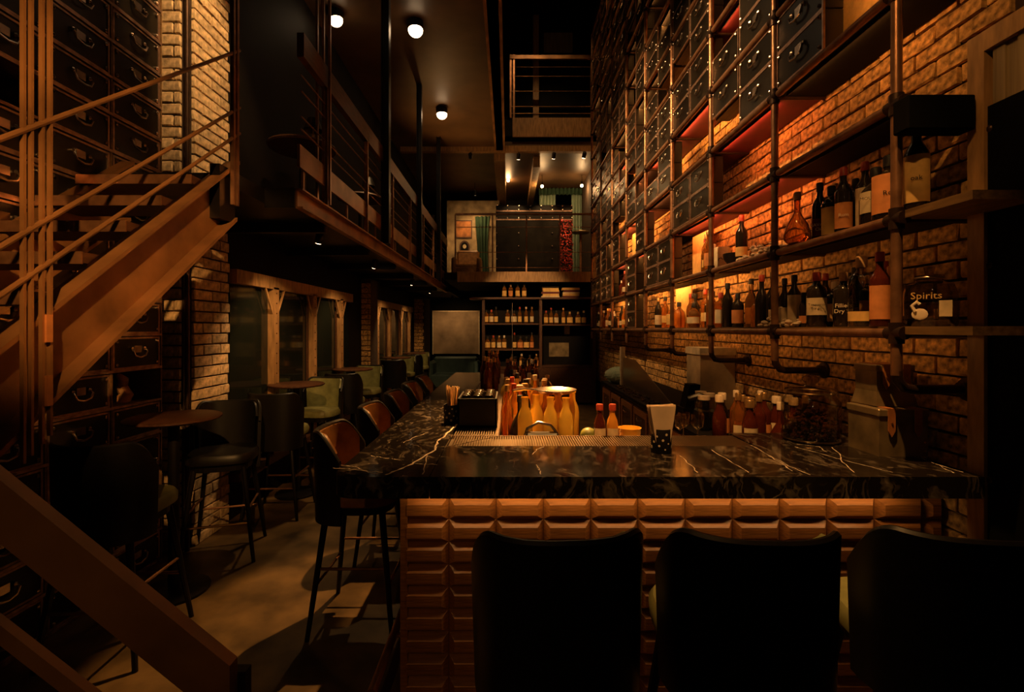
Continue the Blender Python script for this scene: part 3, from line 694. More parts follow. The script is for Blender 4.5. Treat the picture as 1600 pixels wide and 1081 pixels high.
# ------------------------------------------------------------------ bottles
def bottle_profile(kind):
    if kind == 'tall':   return [(0,0),(.034,0),(.037,.006),(.037,.19),(.034,.205),(.018,.235),(.014,.25),(.014,.29)], .29, .0375
    if kind == 'square': return [(0,0),(.040,0),(.043,.006),(.043,.165),(.038,.185),(.018,.20),(.015,.21),(.015,.235)], .235, .0435
    if kind == 'squat':  return [(0,0),(.052,0),(.056,.008),(.056,.11),(.050,.145),(.026,.175),(.017,.185),(.017,.215)], .215, .0565
    if kind == 'wine':   return [(0,0),(.036,0),(.039,.006),(.039,.17),(.030,.205),(.016,.235),(.014,.25),(.014,.305)], .305, .0395
    if kind == 'flask':  return [(0,0),(.045,0),(.062,.02),(.064,.05),(.05,.10),(.022,.15),(.015,.17),(.015,.25)], .25, .0
    if kind == 'juice':  return [(0,0),(.036,0),(.041,.006),(.041,.14),(.034,.175),(.019,.21),(.018,.25),(.022,.255),(.022,.262)], .262, .0415
    if kind == 'small':  return [(0,0),(.022,0),(.024,.004),(.024,.10),(.018,.125),(.011,.14),(.011,.165)], .165, .0245
BC = {}
def bmesh_(kind, m):
    k = (kind, m.name)
    if k not in BC: BC[k] = MB().lathe(bottle_profile(kind)[0], 14).mesh('glass_body', m, True)
    return BC[k]
def cap_(kind, m):
    k = ('cap', kind, m.name)
    if k not in BC:
        r = bottle_profile(kind)[0][-1][0]+.003; BC[k] = MB().lathe([(r,-.02),(r,.018),(r-.003,.022),(0,.022)], 12).mesh('cap', m, True)
    return BC[k]
def lab_(kind, m, z0, z1):
    k = ('lab', kind, m.name, z0, z1)
    if k not in BC:
        r = bottle_profile(kind)[2]+.0012; BC[k] = MB().lathe([(r,z0),(r,z1)], 12, a0=-PI/2-1.15, a1=-PI/2+1.15).mesh('paper_label', m, True)
    return BC[k]
_x = XR+.12
PLACED = [(_x, _x*F/(1128-CX), L0+PITCH+.0285, .065), (_x, _x*F/(1146-CX)-.03, L0+PITCH+.0285, .092), (1.36, 3.40, .9505, .10), (.185, 2.715, .97, .055), (.12, 2.715, .97, .05), (.25, 2.715, .97, .05), (XR+.13, (XR+.13)*F/(1452-CX), L0+.0285, .094)]
def bottle(loc, kind, glass, capm, labm, label, group=None, rz=0, lz=(.04,.12), sc=1):
    rad = max(r for r, _ in bottle_profile(kind)[0])*sc
    for k in range(60):
        a = k*2.4; q = .0035*k; p = (loc[0]+q*math.cos(a), loc[1]+q*math.sin(a), loc[2])
        if all(abs(p[2]-o[2]) > .05 or math.hypot(p[0]-o[0], p[1]-o[1]) > rad+o[3]+.002 for o in PLACED): break
    else: return None
    loc = p; PLACED.append((p[0], p[1], p[2], rad))
    t = thing('bottle', label, 'bottle', loc, rz, group); t.scale = (sc,)*3
    ob('glass_body', bmesh_(kind, glass), t)
    if capm: ob('cap', cap_(kind, capm), t, (0,0,bottle_profile(kind)[1]))
    if labm and bottle_profile(kind)[2]: ob('paper_label', lab_(kind, labm, *lz), t)
    return t
GL = [M_dkglass, M_dkglass, M_amber, M_grglass, M_dkglass]; KN = ['tall', 'wine', 'square', 'tall', 'squat']
LB = [M_cream, M_yelpaper, M_cream, M_orpaper, None]; CP = [M_redcap, M_ink, M_whitecap, M_foil, M_ink]
def face(x, y): return math.atan2(-x, -y)*-1 if False else math.atan2(y, x)-PI/2     # label turned towards the room's middle
def rack_row(b, l, n, y0, y1, label, group, glass=None, seed=1, x=(.10, .17)):
    g = random.Random(seed)
    for i in range(n):
        y = y0+(y1-y0)*(i+.5)/n+g.uniform(-.008,.008)
        k = g.choice(KN); X = XR+g.uniform(*x)
        z0 = .03; a, b2 = g.choice(((.03,.13),(.05,.12),(.04,.10)))
        bottle((X, y, L0+PITCH*l+.0285), k, g.choice(glass or GL), g.choice(CP), g.choice(LB), '%s, %s from the door end' % (label, NTH[i]), group, face(X, y)+g.uniform(-.2,.2), (a, b2), g.uniform(.95,1.15))
# named near bottles on the two low shelves of the first bays
def nb(px, l, kind, glass, capm, labm, label, lz=(.03,.13), sc=1.1, text=None, ink=M_ink, ts=.02, tz=None, dx=.09):
    X = XR+dx+(.05 if (px//7) % 2 else 0); y = X*F/(px-CX)
    t = bottle((X, y, L0+PITCH*l+.0285), kind, glass, capm, labm, label, None, face(X, y), lz, sc)
    if text and t:
        r = max(bottle_profile(kind)[2], .04)+.0022; zc = tz if tz else (lz[0]+lz[1])/2
        for i, s in enumerate(text): lettering(s, ts, ink, t, (0, -r, zc-(i-(len(text)-1)/2)*ts*1.0), (PI/2, 0, 0), 'label_lettering')
        lb = [c for c in t.children if c.name.startswith('paper_label')]
        if lb:
            for c in list(t.children):
                if c.name.startswith('label_lettering'): c.parent = lb[0]
    return t
Z1 = 'on the second rack shelf'; Z0 = 'on the lowest rack shelf'
nb(1281, 1, 'tall', M_dkglass, M_ink, M_redpaint, 'dark rum bottle with red label reading Havana Club '+Z1, (.03,.12), 1.1, ['HAVANA','Club'], M_inkw, .022)
nb(1299, 1, 'square', M_dkglass, M_ink, M_yelpaper, 'dark bottle with slanted yellow label '+Z1, (.02,.15), 1.15)
nb(1318, 1, 'tall', M_dkglass, M_redcap, M_orpaper, 'dark bottle with orange label reading Rum '+Z1, (.02,.14), 1.1, ['Rum'], M_inkw, .022)
nb(1340, 1, 'tall', M_dkglass, M_redcap, M_cream, 'bottle with tall arched cream label '+Z1, (.02,.19), 1.12)
nb(1367, 1, 'squat', M_dkglass, M_ink, M_cream, 'squat rum bottle with white label reading MOUNT GAY '+Z1, (.05,.135), 1.2, ['MOUNT GAY'], M_ink, .0175, .105)
nb(1390, 1, 'squat', M_dkglass, M_ink, M_orpaper, 'tall bottle with orange script label '+Z1, (.02,.16), 1.25, ['Ron'], M_ink, .024)
nb(1432, 1, 'tall', M_dkglass, M_inkw, M_yelpaper, 'yellow-labelled bottle nearest the wooden door post '+Z1, (.03,.19), 1.25, ['oak'], M_ink, .022)
nb(1262, 1, 'flask', M_amber, M_cork, None, 'round-bellied flask with loop handle '+Z1, sc=1.1)
nb(1241, 0, 'tall', M_dkglass, M_ink, M_cream, 'dark gin bottle with tall white oval-emblem label '+Z0, (.02,.19), 1.05)
nb(1276, 0, 'square', M_dkglass, M_redcap, M_cream, 'dark square bottle with cream label reading Tanqueray '+Z0, (.055,.135), 1.2, ['Tanqueray','dry gin'], M_ink, .016)
nb(1318, 0, 'square', M_dkglass, M_cork, None, 'black bottle with white script reading Filliers 28 '+Z0, sc=1.1, text=['Filliers','Dry 28'], ink=M_inkw, ts=.026, tz=.085)
nb(1346, 0, 'square', M_glass, M_cork, M_yelpaper, 'clear bottle with cork stopper and narrow yellow label '+Z0, (.02,.055), 1.35)
nb(1370, 0, 'squat', M_glass, M_orpaper, M_cream, 'clear squat gin bottle with label reading BUNN '+Z0, (.03,.065), 1.2, ['BUNN'], M_ink, .02)
nb(1396, 0, 'tall', M_rdglass, M_redcap, M_orpaper, 'slim bottle with red banded label beside the iron upright '+Z0, (.03,.17), 1.1)
nb(1256, 0, 'small', M_dkglass, M_ink, M_orpaper, 'small dark bottle with orange band between two gin bottles '+Z0, (.02,.06), 1.1, dx=.06)
# Spirits jar
X = XR+.13; yj = X*F/(1452-CX)
jar = thing('spirits_jar', 'large clear glass jar lettered Spirits with a swan mark on the lowest rack shelf', 'jar', (X, yj, L0+.0285), face(X, yj))
part('glass_body', MB().lathe([(0,0),(.085,0),(.092,.01),(.092,.14),(.08,.175),(.045,.19),(.045,.205)], 22), M_glass, jar, True)
part('stopper', MB().lathe([(.048,.205),(.05,.215),(.015,.222),(.02,.25),(0,.255)], 14), M_glass, jar, True)
part('rim', MB().tube([(.047*math.cos(2*PI*k/20), .047*math.sin(2*PI*k/20), .205) for k in range(20)], .004, 6, True), M_steel, jar, True)
part('tap', MB().cyl((.02,-.09,.05),(.02,-.115,.05),.008).cyl((.02,-.112,.03),(.02,-.112,.07),.006), M_brass, jar)
lettering('Spirits', .04, M_yelpaper, jar, (-.01,-.094,.125), (PI/2,0,0), 'label_lettering')
part('swan_mark', MB().ball((-.03,-.092,.05), .03, 12, 6, (.9,.06,.8)).tube([(-.045,-.093,.06),(-.055,-.093,.085),(-.04,-.093,.10),(-.03,-.093,.09)], .007, 6), M_inkw, jar, True)
part('paper_tag', MB().box(.03,.07,-.0945,-.093,.04,.105), M_cream, jar)
# second row behind and further bays
rack_row(1, 1, 6, DB[1]+.30, DB[2]-.1, 'dark bottle, back row of the second rack shelf', 'back-row bottles on the second rack shelf', [M_dkglass], 5, (.19,.25))
rack_row(1, 0, 6, DB[1]+.30, DB[2]-.1, 'bottle, back row of the lowest rack shelf', 'back-row bottles on the lowest rack shelf', [M_dkglass, M_grglass], 6, (.19,.25))
rack_row(2, 0, 10, DB[2]+.08, DB[3]-.06, 'bottle on the lowest rack shelf beyond the gins', 'bottles on the lowest rack shelf beside the shells', None, 7)
rack_row(2, 1, 2, DB[2]+.65, DB[3]-.1, 'bottle on the second rack shelf beside the canister', 'bottles beside the canister', None, 8)
rack_row(3, 0, 10, DB[3]+.05, DB[4]-.05, 'bottle on the lowest rack shelf, third bay', 'bottles before the lit panels', [M_amber, M_dkglass, M_amber], 9)
rack_row(3, 1, 4, DB[3]+.05, DB[4]-.45, 'amber bottle on the second rack shelf, third bay', 'amber bottles on the second rack shelf', [M_amber, M_glass, M_amber], 10, (.08,.13))
rack_row(4, 0, 4, DB[4]+.05, DB[5]-.1, 'bottle before the glowing panel on the lowest rack shelf', 'bottles before the glowing panel', [M_dkglass, M_amber], 11, (.08,.13))
for b in (6, 7, 8): rack_row(b, 0, 5, DB[b]+.05, DB[b+1]-.1, 'bottle on the lowest rack shelf, %s bay' % NTH[b], 'bottles at the far end of the rack', [M_amber, M_dkglass], 12+b, (.06,.12))
rack_row(6, 1, 4, DB[6]+.05, DB[7]-.1, 'bottle on the second rack shelf, sixth bay', 'second-shelf bottles at the far end', [M_rdglass, M_amber], 30, (.06,.12))
# canister, bowl, shells
X = XR+.12
c = thing('canister', 'white canister with a black loop mark on the second rack shelf', 'canister', (X, X*F/(1128-CX), L0+PITCH+.0285), 0)
part('body', MB().lathe([(0,0),(.06,0),(.063,.005),(.063,.17),(.058,.178),(0,.18)], 18), M_cream, c, True); part('mark', MB().tube([(-.05,-.04,.06),(-.045,-.046,.08),(-.03,-.056,.085),(-.02,-.06,.07)], .003, 6), M_ink, c)
yb = X*F/(1146-CX)
tag(ob('dark_bowl', MB().lathe([(0,0),(.05,0),(.085,.05),(.09,.09),(.083,.09),(.075,.05),(0,.01)], 18).mesh('bowl', M_leather_k, True), None, (X, yb-.03, L0+PITCH+.0285)), 'dark round bowl on the second rack shelf between canister and shells', 'bowl')
def heap(y0, y1, l, n, label, seed, hgt=.07):
    g = random.Random(seed); mb = MB()
    for i in range(n):
        t = g.random(); y = y0+(y1-y0)*t; x = XR+g.uniform(.05,.17); z = L0+PITCH*l+.036+abs(g.gauss(0,1))*hgt*.45*math.sin(PI*min(1,max(.1,t)))
        mb.ball((x, y, z), g.uniform(.012,.022), 7, 4, (1, g.uniform(.6,1.4), .7))
    tag(ob('shell_heap', mb.mesh('shells', M_shell, True)), label, 'shells', None, 'stuff')
heap(3.05, 3.62, 1, 170, 'heap of pale shells on the second rack shelf', 4)
heap(2.86, 2.98, 1, 50, 'small heap of pale shells beside the flask on the second rack shelf', 5)
heap(3.02, 3.30, 0, 90, 'heap of pale shells on the lowest rack shelf', 6, .1)
heap(2.90, 2.97, 0, 26, 'little pile of shells beside the white-labelled gin bottle', 8, .08)

# ------------------------------------------------------------------ door and post at the right
d1 = thing('door_1', 'tall wooden door frame with fluted upper panel at the right wall', None, (0,0,0), kind='structure')
part('post', MB().box(1.885, 1.945, 1.93, 2.0, 0, 2.83), M_wood_light, d1)
part('top_rail', MB().box(1.885, 1.945, .6, 1.93, 2.75, 2.83), M_wood_light, d1)
fl = MB()
for k in range(26): fl.box(1.900 if k % 2 else 1.908, 1.93, .70+k*.0465, .70+(k+1)*.0465, 2.53, 2.75)
part('fluted_panel', fl, M_fluted, d1)
part('shaded_panel', MB().box(1.90, 1.935, .6, 1.93, 0, 2.53), M_matte, d1)  # coloured black to hold the shade over the lower door
for z in (2.44, 1.9, 1.05): part('bolt', MB().ball((1.91, 1.925, z), .018, 8, 5), M_pipe_dark, d1, True)
cnp = thing('shade_box', 'black box standing for the shade above the end bottles beside the door post', 'painted_shade', (0,0,0))  # black box added where the corner is merely unlit
part('box', MB().bbox(1.60, 1.875, 1.95, 2.03, 2.45, 2.59, .006), M_matte, cnp); part('bracket', MB().box(1.875, XW-.03, 1.97, 2.01, 2.50, 2.54), M_matte, cnp)
struct('wall_right_near', MB().box(XW, XW+.2, -1, 1.75, 0, 9), M_dark, 'dark wall behind the wooden door')

# ------------------------------------------------------------------ things on the bar
def holder(x, y, label):
    t = thing('dotted_cup', label, 'cup', (x, y, ZT), 0)
    part('cup', MB().lathe([(0,0),(.045,0),(.047,.003),(.047,.112),(.043,.112),(.043,.01),(0,.01)], 22), M_ink, t, True)
    g = random.Random(int(x*100)); 
    for k in range(26):
        a = 2*PI*((k*.382) % 1); z = .015+(k/26)*.085; r = g.uniform(.004,.009)
        c_ = Vector((math.cos(a), math.sin(a), 0)); tv = Vector((-math.sin(a), math.cos(a), 0)); pts = [c_*.0474+Vector((0,0,z))+tv*(r*math.cos(q*PI/4))+Vector((0,0,r*math.sin(q*PI/4))) for q in range(8)]
        part('white_dot', MB().add(pts, [tuple(range(8))]), M_inkw, t)
    return t
pn_ = at(1033, 706, (H-ZT)*F/(706-CY))
holder(pn_.x, pn_.y, 'black cup with white dots holding napkins on the marble bar')
nk = thing('napkin_stack', 'folded paper napkins standing in the dotted cup', 'napkins', (pn_.x, pn_.y, ZT+.03))
for k in range(6):
    g = k-2.5
    part('napkin', MB().prism([(-.040+abs(g)*.004,0),(.040-abs(g)*.004,0),(.066-abs(g)*.003,.19+.004*math.sin(k*2)),(-.066+abs(g)*.002,.185+.005*math.cos(k))], 'y', g*.011-.005, g*.011+.0045), M_napkin, nk)
ps = at(708, 660, (H-ZT)*F/(660-CY)); ps.x = -.355
holder(ps.x, ps.y, 'black cup with white dots holding straws on the marble bar')
sb = thing('straw_bundle', 'bundle of pale paper straws in the dotted cup', 'straws', (ps.x, ps.y, ZT+.012))
g = random.Random(2); sm = []
for k in range(26):
    a = g.uniform(0, 2*PI); r = g.uniform(0, .03)
    part('straw', MB().cyl((r*.7*math.cos(a), r*.7*math.sin(a), 0), (r*1.7*math.cos(a), r*1.7*math.sin(a), .205+g.uniform(-.01,.01)), .0042, 6), M_straw, sb)
# black glass crate with tumblers on the left tray
ck = thing('glass_rack', 'black bar caddy packed with dark tumblers beside the straws', 'caddy', (-.185, 3.02, 1.068))
part('caddy', MB().box(-.115,.115,-.17,.17,0,.012).box(-.115,-.105,-.17,.17,0,.17).box(.105,.115,-.17,.17,0,.17).box(-.115,.115,-.17,-.16,0,.17).box(-.115,.115,.16,.17,0,.17), M_leather_k, ck)
for i in range(3):
    for j in range(4):
        tg = thing('tumbler', 'dark upturned tumbler in the black caddy', 'glass', (-.185-.07+i*.07, 3.02-.12+j*.08, 1.081), 0, 'tumblers in the caddy')
        part('bowl', MB().lathe([(.026,0),(.031,.03),(.030,.16),(.027,.172),(.02,.176),(0,.177)], 12), M_dkglass, tg, True)
# jar on the right and the two tins
pj = at(1292, 690, 2.45); 
gj = thing('bean_jar', 'large clear lidded jar of dark beans on the marble bar', 'jar', (1.57, 2.53, ZT))
part('glass_body', MB().lathe([(0,0),(.125,0),(.135,.012),(.135,.20),(.118,.225),(.11,.235),(.11,.25)], 28), M_glass, gj, True)
part('lid', MB().lathe([(.118,.25),(.122,.262),(.10,.272),(.03,.28),(.022,.29),(.04,.31),(.04,.325),(.02,.338),(0,.34)], 24), M_glass, gj, True)
for rz_, rr_ in ((.25, .113), (.012, .130)): part('rim', MB().tube([(rr_*math.cos(2*PI*k/28), rr_*math.sin(2*PI*k/28), rz_) for k in range(28)], .004, 6, True), M_steel, gj, True)
bd = MB(); g = random.Random(9)
for k in range(420):
    a = g.uniform(0, 2*PI); r = .118*math.sqrt(g.random()); z = .02+g.random()**1.0*(.10+.04*math.sin(a*2))
    bd.ball((r*math.cos(a), r*math.sin(a), z), .013, 6, 4, (1,.7,.8))
bo = part('beans', bd, M_bead, gj, True, kind='stuff')
def tin(x, y, z, w, dp, h, label, flare=.0):
    t = thing('tin_chest', label, 'tin', (x, y, z))
    a, b = w/2, dp/2
    part('body', MB().add([(-a-flare,-b-flare,0),(a+flare,-b-flare,0),(a+flare,b+flare,0),(-a-flare,b+flare,0),(-a,-b,h*.35),(a,-b,h*.35),(a,b,h*.35),(-a,b,h*.35),(-a,-b,h*.86),(a,-b,h*.86),(a,b,h*.86),(-a,b,h*.86)],
        [(3,2,1,0),(0,1,5,4),(1,2,6,5),(2,3,7,6),(3,0,4,7),(4,5,9,8),(5,6,10,9),(6,7,11,10),(7,4,8,11),(8,9,10,11)]), M_tin, t)
    part('lid', MB().bbox(-a-.006,a+.006,-b-.006,b+.006,h*.84,h,.004), M_tin, t)
    for s in (-.55, .55):
        x0 = s*a
        part('strap', MB().box(x0-.016,x0+.016,-b-.010,b+.010,h,h+.004).box(x0-.016,x0+.016,-b-.012,-b-.007,h*.55,h+.004).prism([(x0-.016,h*.55),(x0+.016,h*.55),(x0,h*.42)],'y',-b-.012,-b-.007), M_strap, t)
        part('rivet', MB().ball((x0,-b-.012,h*.7), .005, 6, 4), M_brass, t, True)
    for q in (.12, .3): part('rivet', MB().ball((a-.012,-b-.001-flare*.5,h*q), .005, 6, 4), M_brass, t, True)
tin(1.785, 2.30, ZT, .22, .2, .215, 'larger tin chest with leather straps on the marble bar')
tin(1.795, 2.33, ZT+.2195, .17, .14, .19, 'smaller tin chest with leather straps standing on the larger one', .012)

# ------------------------------------------------------------------ bartender's station behind the bar
ZS_ = .97
stn = thing('cocktail_station', 'stainless cocktail station behind the long side of the bar', 'station', (0,0,0))
part('top', MB().box(-.05, .42, 2.68, 6.2, ZS_-.03, ZS_), M_steel, stn)
part('front', MB().box(.38, .40, 2.68, 6.2, .1, ZS_-.03), M_steel, stn)
for y in (2.75, 4.4, 6.1): part('leg', MB().cyl((.36,y,0),(.36,y,ZS_-.03),.02), M_steel, stn)
part('speed_rail', MB().box(.42,.425,2.75,6.0,ZS_-.08,ZS_-.01), M_steel, stn)
g = random.Random(21)
def stn_bottle(px, d, kind, glass, capm, labm, label, group, sc=1): 
    x = (px-CX)*d/F; bottle((x, d, ZS_), kind, glass, capm, labm, label, group, g.uniform(-.3,.3), (.04,.11), sc)
for px, d in ((822,2.80),(838,2.92),(862,2.80),(880,2.80),(872,2.94),(855,2.98),(848,3.12),(866,3.12),(882,3.12)):
    stn_bottle(px, d, 'juice', g.choice([M_yellow, M_yellow, M_orange]), None, None, 'open juice bottle on the cocktail station behind the drip tray', 'juice bottles on the station', 1.08)
stn_bottle(836, 2.83, 'flask', M_dkglass, M_ink, None, 'dark long-necked flask before the juice bottles on the cocktail station', None, 1.0)
for px, d in ((796,3.05),(803,3.25),(812,3.4),(800,3.55),(820,3.5),(795,3.8),(808,3.85),(822,3.8),(836,3.7)):
    stn_bottle(px, d, g.choice(['wine','tall','juice']), g.choice([M_amber, M_yellow, M_dkglass, M_orange]), g.choice(CP), g.choice([M_cream, M_yelpaper, None]), 'mixed syrup bottle standing among the juice bottles on the station', 'syrup bottles on the station')
for px, d in ((826,4.2),(838,4.2),(848,4.2),(832,4.5),(843,4.5),(792,4.3),(803,4.35),(814,4.3)):
    stn_bottle(px, d, 'squat', g.choice([M_amber, M_yellow, M_glass]), g.choice([M_cork, M_whitecap]), None, 'stoppered amber decanter at the middle of the station', 'decanters on the station', 1.05)
for k in range(24):
    d = g.uniform(4.7, 6.1); px = CX+g.uniform(-.03,.36)*F/d
    stn_bottle(px, d, g.choice(KN), g.choice([M_rdglass, M_amber, M_dkglass]), g.choice(CP), g.choice(LB), 'spirit bottle crowded at the far end of the station', 'bottles at the far end of the station')
# red glass flasks on the far tray
for k in range(9):
    y = 4.3+.2*k; bottle((-.185+.06*math.sin(k*2.1), y, 1.068), g.choice(['tall','flask','wine']), g.choice([M_rdglass, M_rdglass, M_amber]), M_foil, None, 'red decanter on the tray of the long bar side, %s from the straws' % NTH[k], 'red decanters on the tray', 0)
# glass sink divider / pan over the bottles
pan = thing('steel_pan', 'round steel strainer pan resting on the juice bottles', 'pan', ((868-CX)*2.98/F, 2.98, ZS_+.285))
part('bowl', MB().lathe([(0,0),(.10,0),(.125,.018),(.13,.02),(.128,.024),(.10,.006),(0,.006)], 24), M_chrome, pan, True)
part('handle', MB().tube([(-.12,0,.02),(-.2,-.02,.025),(-.26,-.05,.02)], .008, 6), M_chrome, pan, True)
# tap arch and basket in front
tp = thing('ice_scoop_caddy', 'black arched-handle caddy behind the drip tray', 'caddy', (.185, 2.72, ZS_))
part('body', MB().bbox(-.10,.10,-.05,.04,0,.10,.02), M_leather_k, tp); part('handle', MB().tube([(-.10,0,.06),(-.08,0,.12),(-.02,0,.155),(.05,0,.14),(.09,0,.09),(.10,0,.05)], .009, 8), M_chrome, tp, True)
# soda siphon bottles with red caps, yellow tub, lime
for px in (937, 957):
    bottle(((px-CX)*2.72/F, 2.72, 1.0), 'juice', M_rdglass if px < 940 else M_orange, M_redcap, M_cream, 'bitters bottle with red cap behind the drip tray', 'red-capped bitters bottles', 0, (.04,.12), .8)
sh = thing('back_ledge', 'low steel ledge behind the front drip tray', 'ledge', (0,0,0))
part('shelf', MB().box(.425, 1.22, 2.66, 2.90, .985, .9995), M_steel, sh); part('bracket', MB().box(.45,.47,2.66,2.88,.90,.985), M_steel, sh); part('bracket', MB().box(1.18,1.20,2.66,2.88,.90,.985), M_steel, sh)
yt = thing('yellow_tub', 'yellow plastic tub behind the drip tray', 'tub', ((984-CX)*2.75/F, 2.75, 1.0))
part('body', MB().lathe([(0,0),(.055,0),(.062,.085),(.065,.09),(.060,.09),(.053,.01),(0,.01)], 22), M_yellow, yt, True)
lm = tag(ob('lime', MB().ball((0,0,.045), .048, 14, 9, (1,1,.95)).mesh('lime', mat('lime_peel', (.16,.16,.03), .45, var=.4, scale=20, bump=.2), True), None, (.43+.02, 2.75, 1.0)), 'green lime behind the drip tray', 'lime')
for px, kind in ((1062,'goblet'), (1090,'goblet'), (1075, 'goblet')):
    x = (px-CX)*2.78/F
    gb = thing('stem_glass', 'clear stemmed glass behind the drip tray next to the napkins', 'glass', (x, 2.78 if px != 1075 else 2.85, 1.0), 0, 'stemmed glasses by the napkins')
    part('bowl', MB().lathe([(0,0),(.03,0),(.03,.004),(.004,.008),(.004,.07),(.03,.09),(.036,.13),(.034,.16)], 16), M_glass, gb, True)

# ------------------------------------------------------------------ back counter on the right
bc = thing('back_counter', 'dark wood back counter with panelled doors below the pipe rack', 'counter', (0,0,0))
part('carcass', MB().box(1.27, XW-.06, 2.75, 6.5, .05, .92), M_wood, bc)
part('worktop', MB().box(1.24, XW-.05, 2.72, 6.52, .92, .95), M_dark, bc)
for k in range(7):
    y = 2.80+k*.53
    dr = part('door', MB().box(1.255, 1.27, y, y+.49, .12, .88), M_wood, bc)
    part('panel', MB().box(1.246, 1.255, y+.01, y+.06, .13, .87).box(1.246,1.255,y+.43,y+.48,.13,.87).box(1.246,1.255,y+.06,y+.43,.81,.87).box(1.246,1.255,y+.06,y+.43,.13,.19), M_tile, dr)
    part('handle', MB().tube([(1.246,y+.17,.78),(1.225,y+.2,.77),(1.225,y+.29,.77),(1.246,y+.32,.78)], .006, 6), M_chrome, dr)
gs = thing('splash_screen', 'clear angled splash screen on the back counter with melting ice', 'screen', (0,0,0))
part('pane', MB().prism([(4.0,.951),(6.0,.951),(6.0,1.30),(5.4,1.30)], 'x', 1.40, 1.408), thin_glass('screen_glass', (.85, .75, .55), .3, 1.9), gs)
part('end_post', MB().box(1.38,1.43,5.98,6.05,.951,1.42), M_cream, gs)
ic = MB(); g2 = random.Random(4)
for k in range(260):
    y = g2.uniform(3.5,5.9); ic.ball((g2.uniform(1.27,1.39), y, .958), g2.uniform(.006,.016), 5, 4)
tag(ob('crushed_ice', ic.mesh('ice', M_glass, True)), 'crushed ice scattered along the back counter edge', 'ice', None, 'stuff')
# pale pillar with sockets
bp = thing('pale_pillar', 'pale boxed-in pillar against the brick behind the bar', 'pillar', (1.80, 4.35, .951))
part('body', MB().box(-.15,.15,-.16,.16,0,.47), M_plaster, bp); part('ledge', MB().box(-.16,.16,-.17,.17,.47,.53), M_cream, bp)
part('socket_box', MB().box(-.185,-.15,-.06,.04,.10,.20), M_pipe_dark, bp)
ps_ = thing('card_terminal', 'dark payment terminal with cable on the back counter', 'terminal', (1.42, 3.85, .951))
part('base', MB().box(-.07,.07,-.08,.08,0,.08), M_leather_k, ps_); part('screen', MB().prism([(-.05,.08),(.05,.08),(.07,.26),(-.01,.26)], 'y', -.07, .05), M_dark, ps_); part('cable', MB().tube([(.05,-.02,.14),(.12,-.06,.2),(.2,-.1,.18),(.26,-.12,.05)], .008, 6), M_ink, ps_, True)
lv = thing('coffee_grinder', 'black lever-arm machine on the back counter beside the terminal', 'machine', (1.36, 3.40, .951))
part('body', MB().bbox(-.05,.07,-.06,.06,0,.14,.015), M_leather_k, lv); part('arm', MB().tube([(.02,0,.14),(.02,0,.2),(-.02,.02,.225),(-.09,.04,.20)], [.03,.03,.025,.02], 8), M_leather_k, lv, True)
g = random.Random(33)
for k in range(15):
    px = 1118+k*8.6+g.uniform(-2,2); d = g.uniform(2.80,3.12); x = max(1.30+.03*(k % 3), (px-CX)*d/F)
    bottle((x, d, .9505), g.choice(['tall','wine','juice','flask']), g.choice([M_rdglass, M_dkglass, M_amber, M_rdglass, M_glass]), g.choice([M_whitecap, M_whitecap, M_foil, M_whitecap]), g.choice([M_cream, M_orpaper, None]), 'liqueur bottle crowded on the back counter, %s from the bean jar' % NTH[14-k], 'liqueur bottles on the back counter', 0, (.04,.13), 1.02)
for px, d in ((1100,3.35),(1108,3.5),(1095,3.6)):
    t = thing('storage_jar', 'clear straight storage jar with pale lid on the back counter', 'jar', ((px-CX)*d/F, d, .9505), 0, 'storage jars on the back counter')
    part('glass_body', MB().lathe([(0,0),(.04,0),(.043,.005),(.043,.20),(.036,.21)], 16), M_glass, t, True); part('lid', MB().lathe([(.04,.21),(.04,.235),(0,.238)], 16), M_whitecap, t, True)
bn = thing('bagged_bundle', 'crumpled pale plastic bundle on the far end of the back counter', 'bundle', (1.40, 6.2, .951))
mb = MB().grid(lambda u, v: (.16*math.sin(PI*v)*math.cos(2*PI*u)*(1+.25*math.sin(u*31+v*7)), .16*math.sin(PI*v)*math.sin(2*PI*u)*(1+.2*math.cos(u*25)), .10-.10*math.cos(PI*v)*(1+.15*math.sin(u*19))), 26, 10)
part('wrap', mb, M_curt, bn)

# ------------------------------------------------------------------ back bar cabinet
YB = 10.5; sB = F/YB
bb = thing('back_bar', 'dark wooden back bar cabinet with bottle shelves under the far balcony', 'cabinet', (0,0,0))
xa, xm, xb = -.55, .69, 1.85
part('back', MB().box(xa, xb, YB+.38, YB+.42, 0, 2.30), M_dark, bb)
for x in (xa, xm, xb): part('side', MB().box(x-.03, x+.03, YB, YB+.4, 0, 2.28), M_wood, bb)
part('top', MB().box(xa-.3, xb+.03, YB-.04, YB+.42, 2.28, 2.32), M_wood, bb)
for z in (1.76, 1.20, .80): part('shelf', MB().box(xa+.03, xm-.03, YB+.02, YB+.38, z-.03, z), M_wood, bb)
for z in (1.74, .84): part('shelf', MB().box(xm+.03, xb-.03, YB+.02, YB+.38, z-.03, z), M_wood, bb)
part('lower_door', MB().box(xa+.03, xm-.03, YB, YB+.02, .05, .76), M_wood, bb); part('lower_door', MB().box(xm+.03, xb-.03, YB, YB+.02, .05, .80), M_wood, bb)
part('notice', MB().box(1.24,1.36,YB+.36,YB+.375,1.52,1.70), M_cream, bb)
part('pinboard', MB().box(.90,1.34,YB+.36,YB+.375,1.02,1.33), M_tin, bb)
part('glass_edge', MB().box(.07,.08,YB+.01,YB+.03,.8,2.2), M_chrome, bb)
g = random.Random(44)
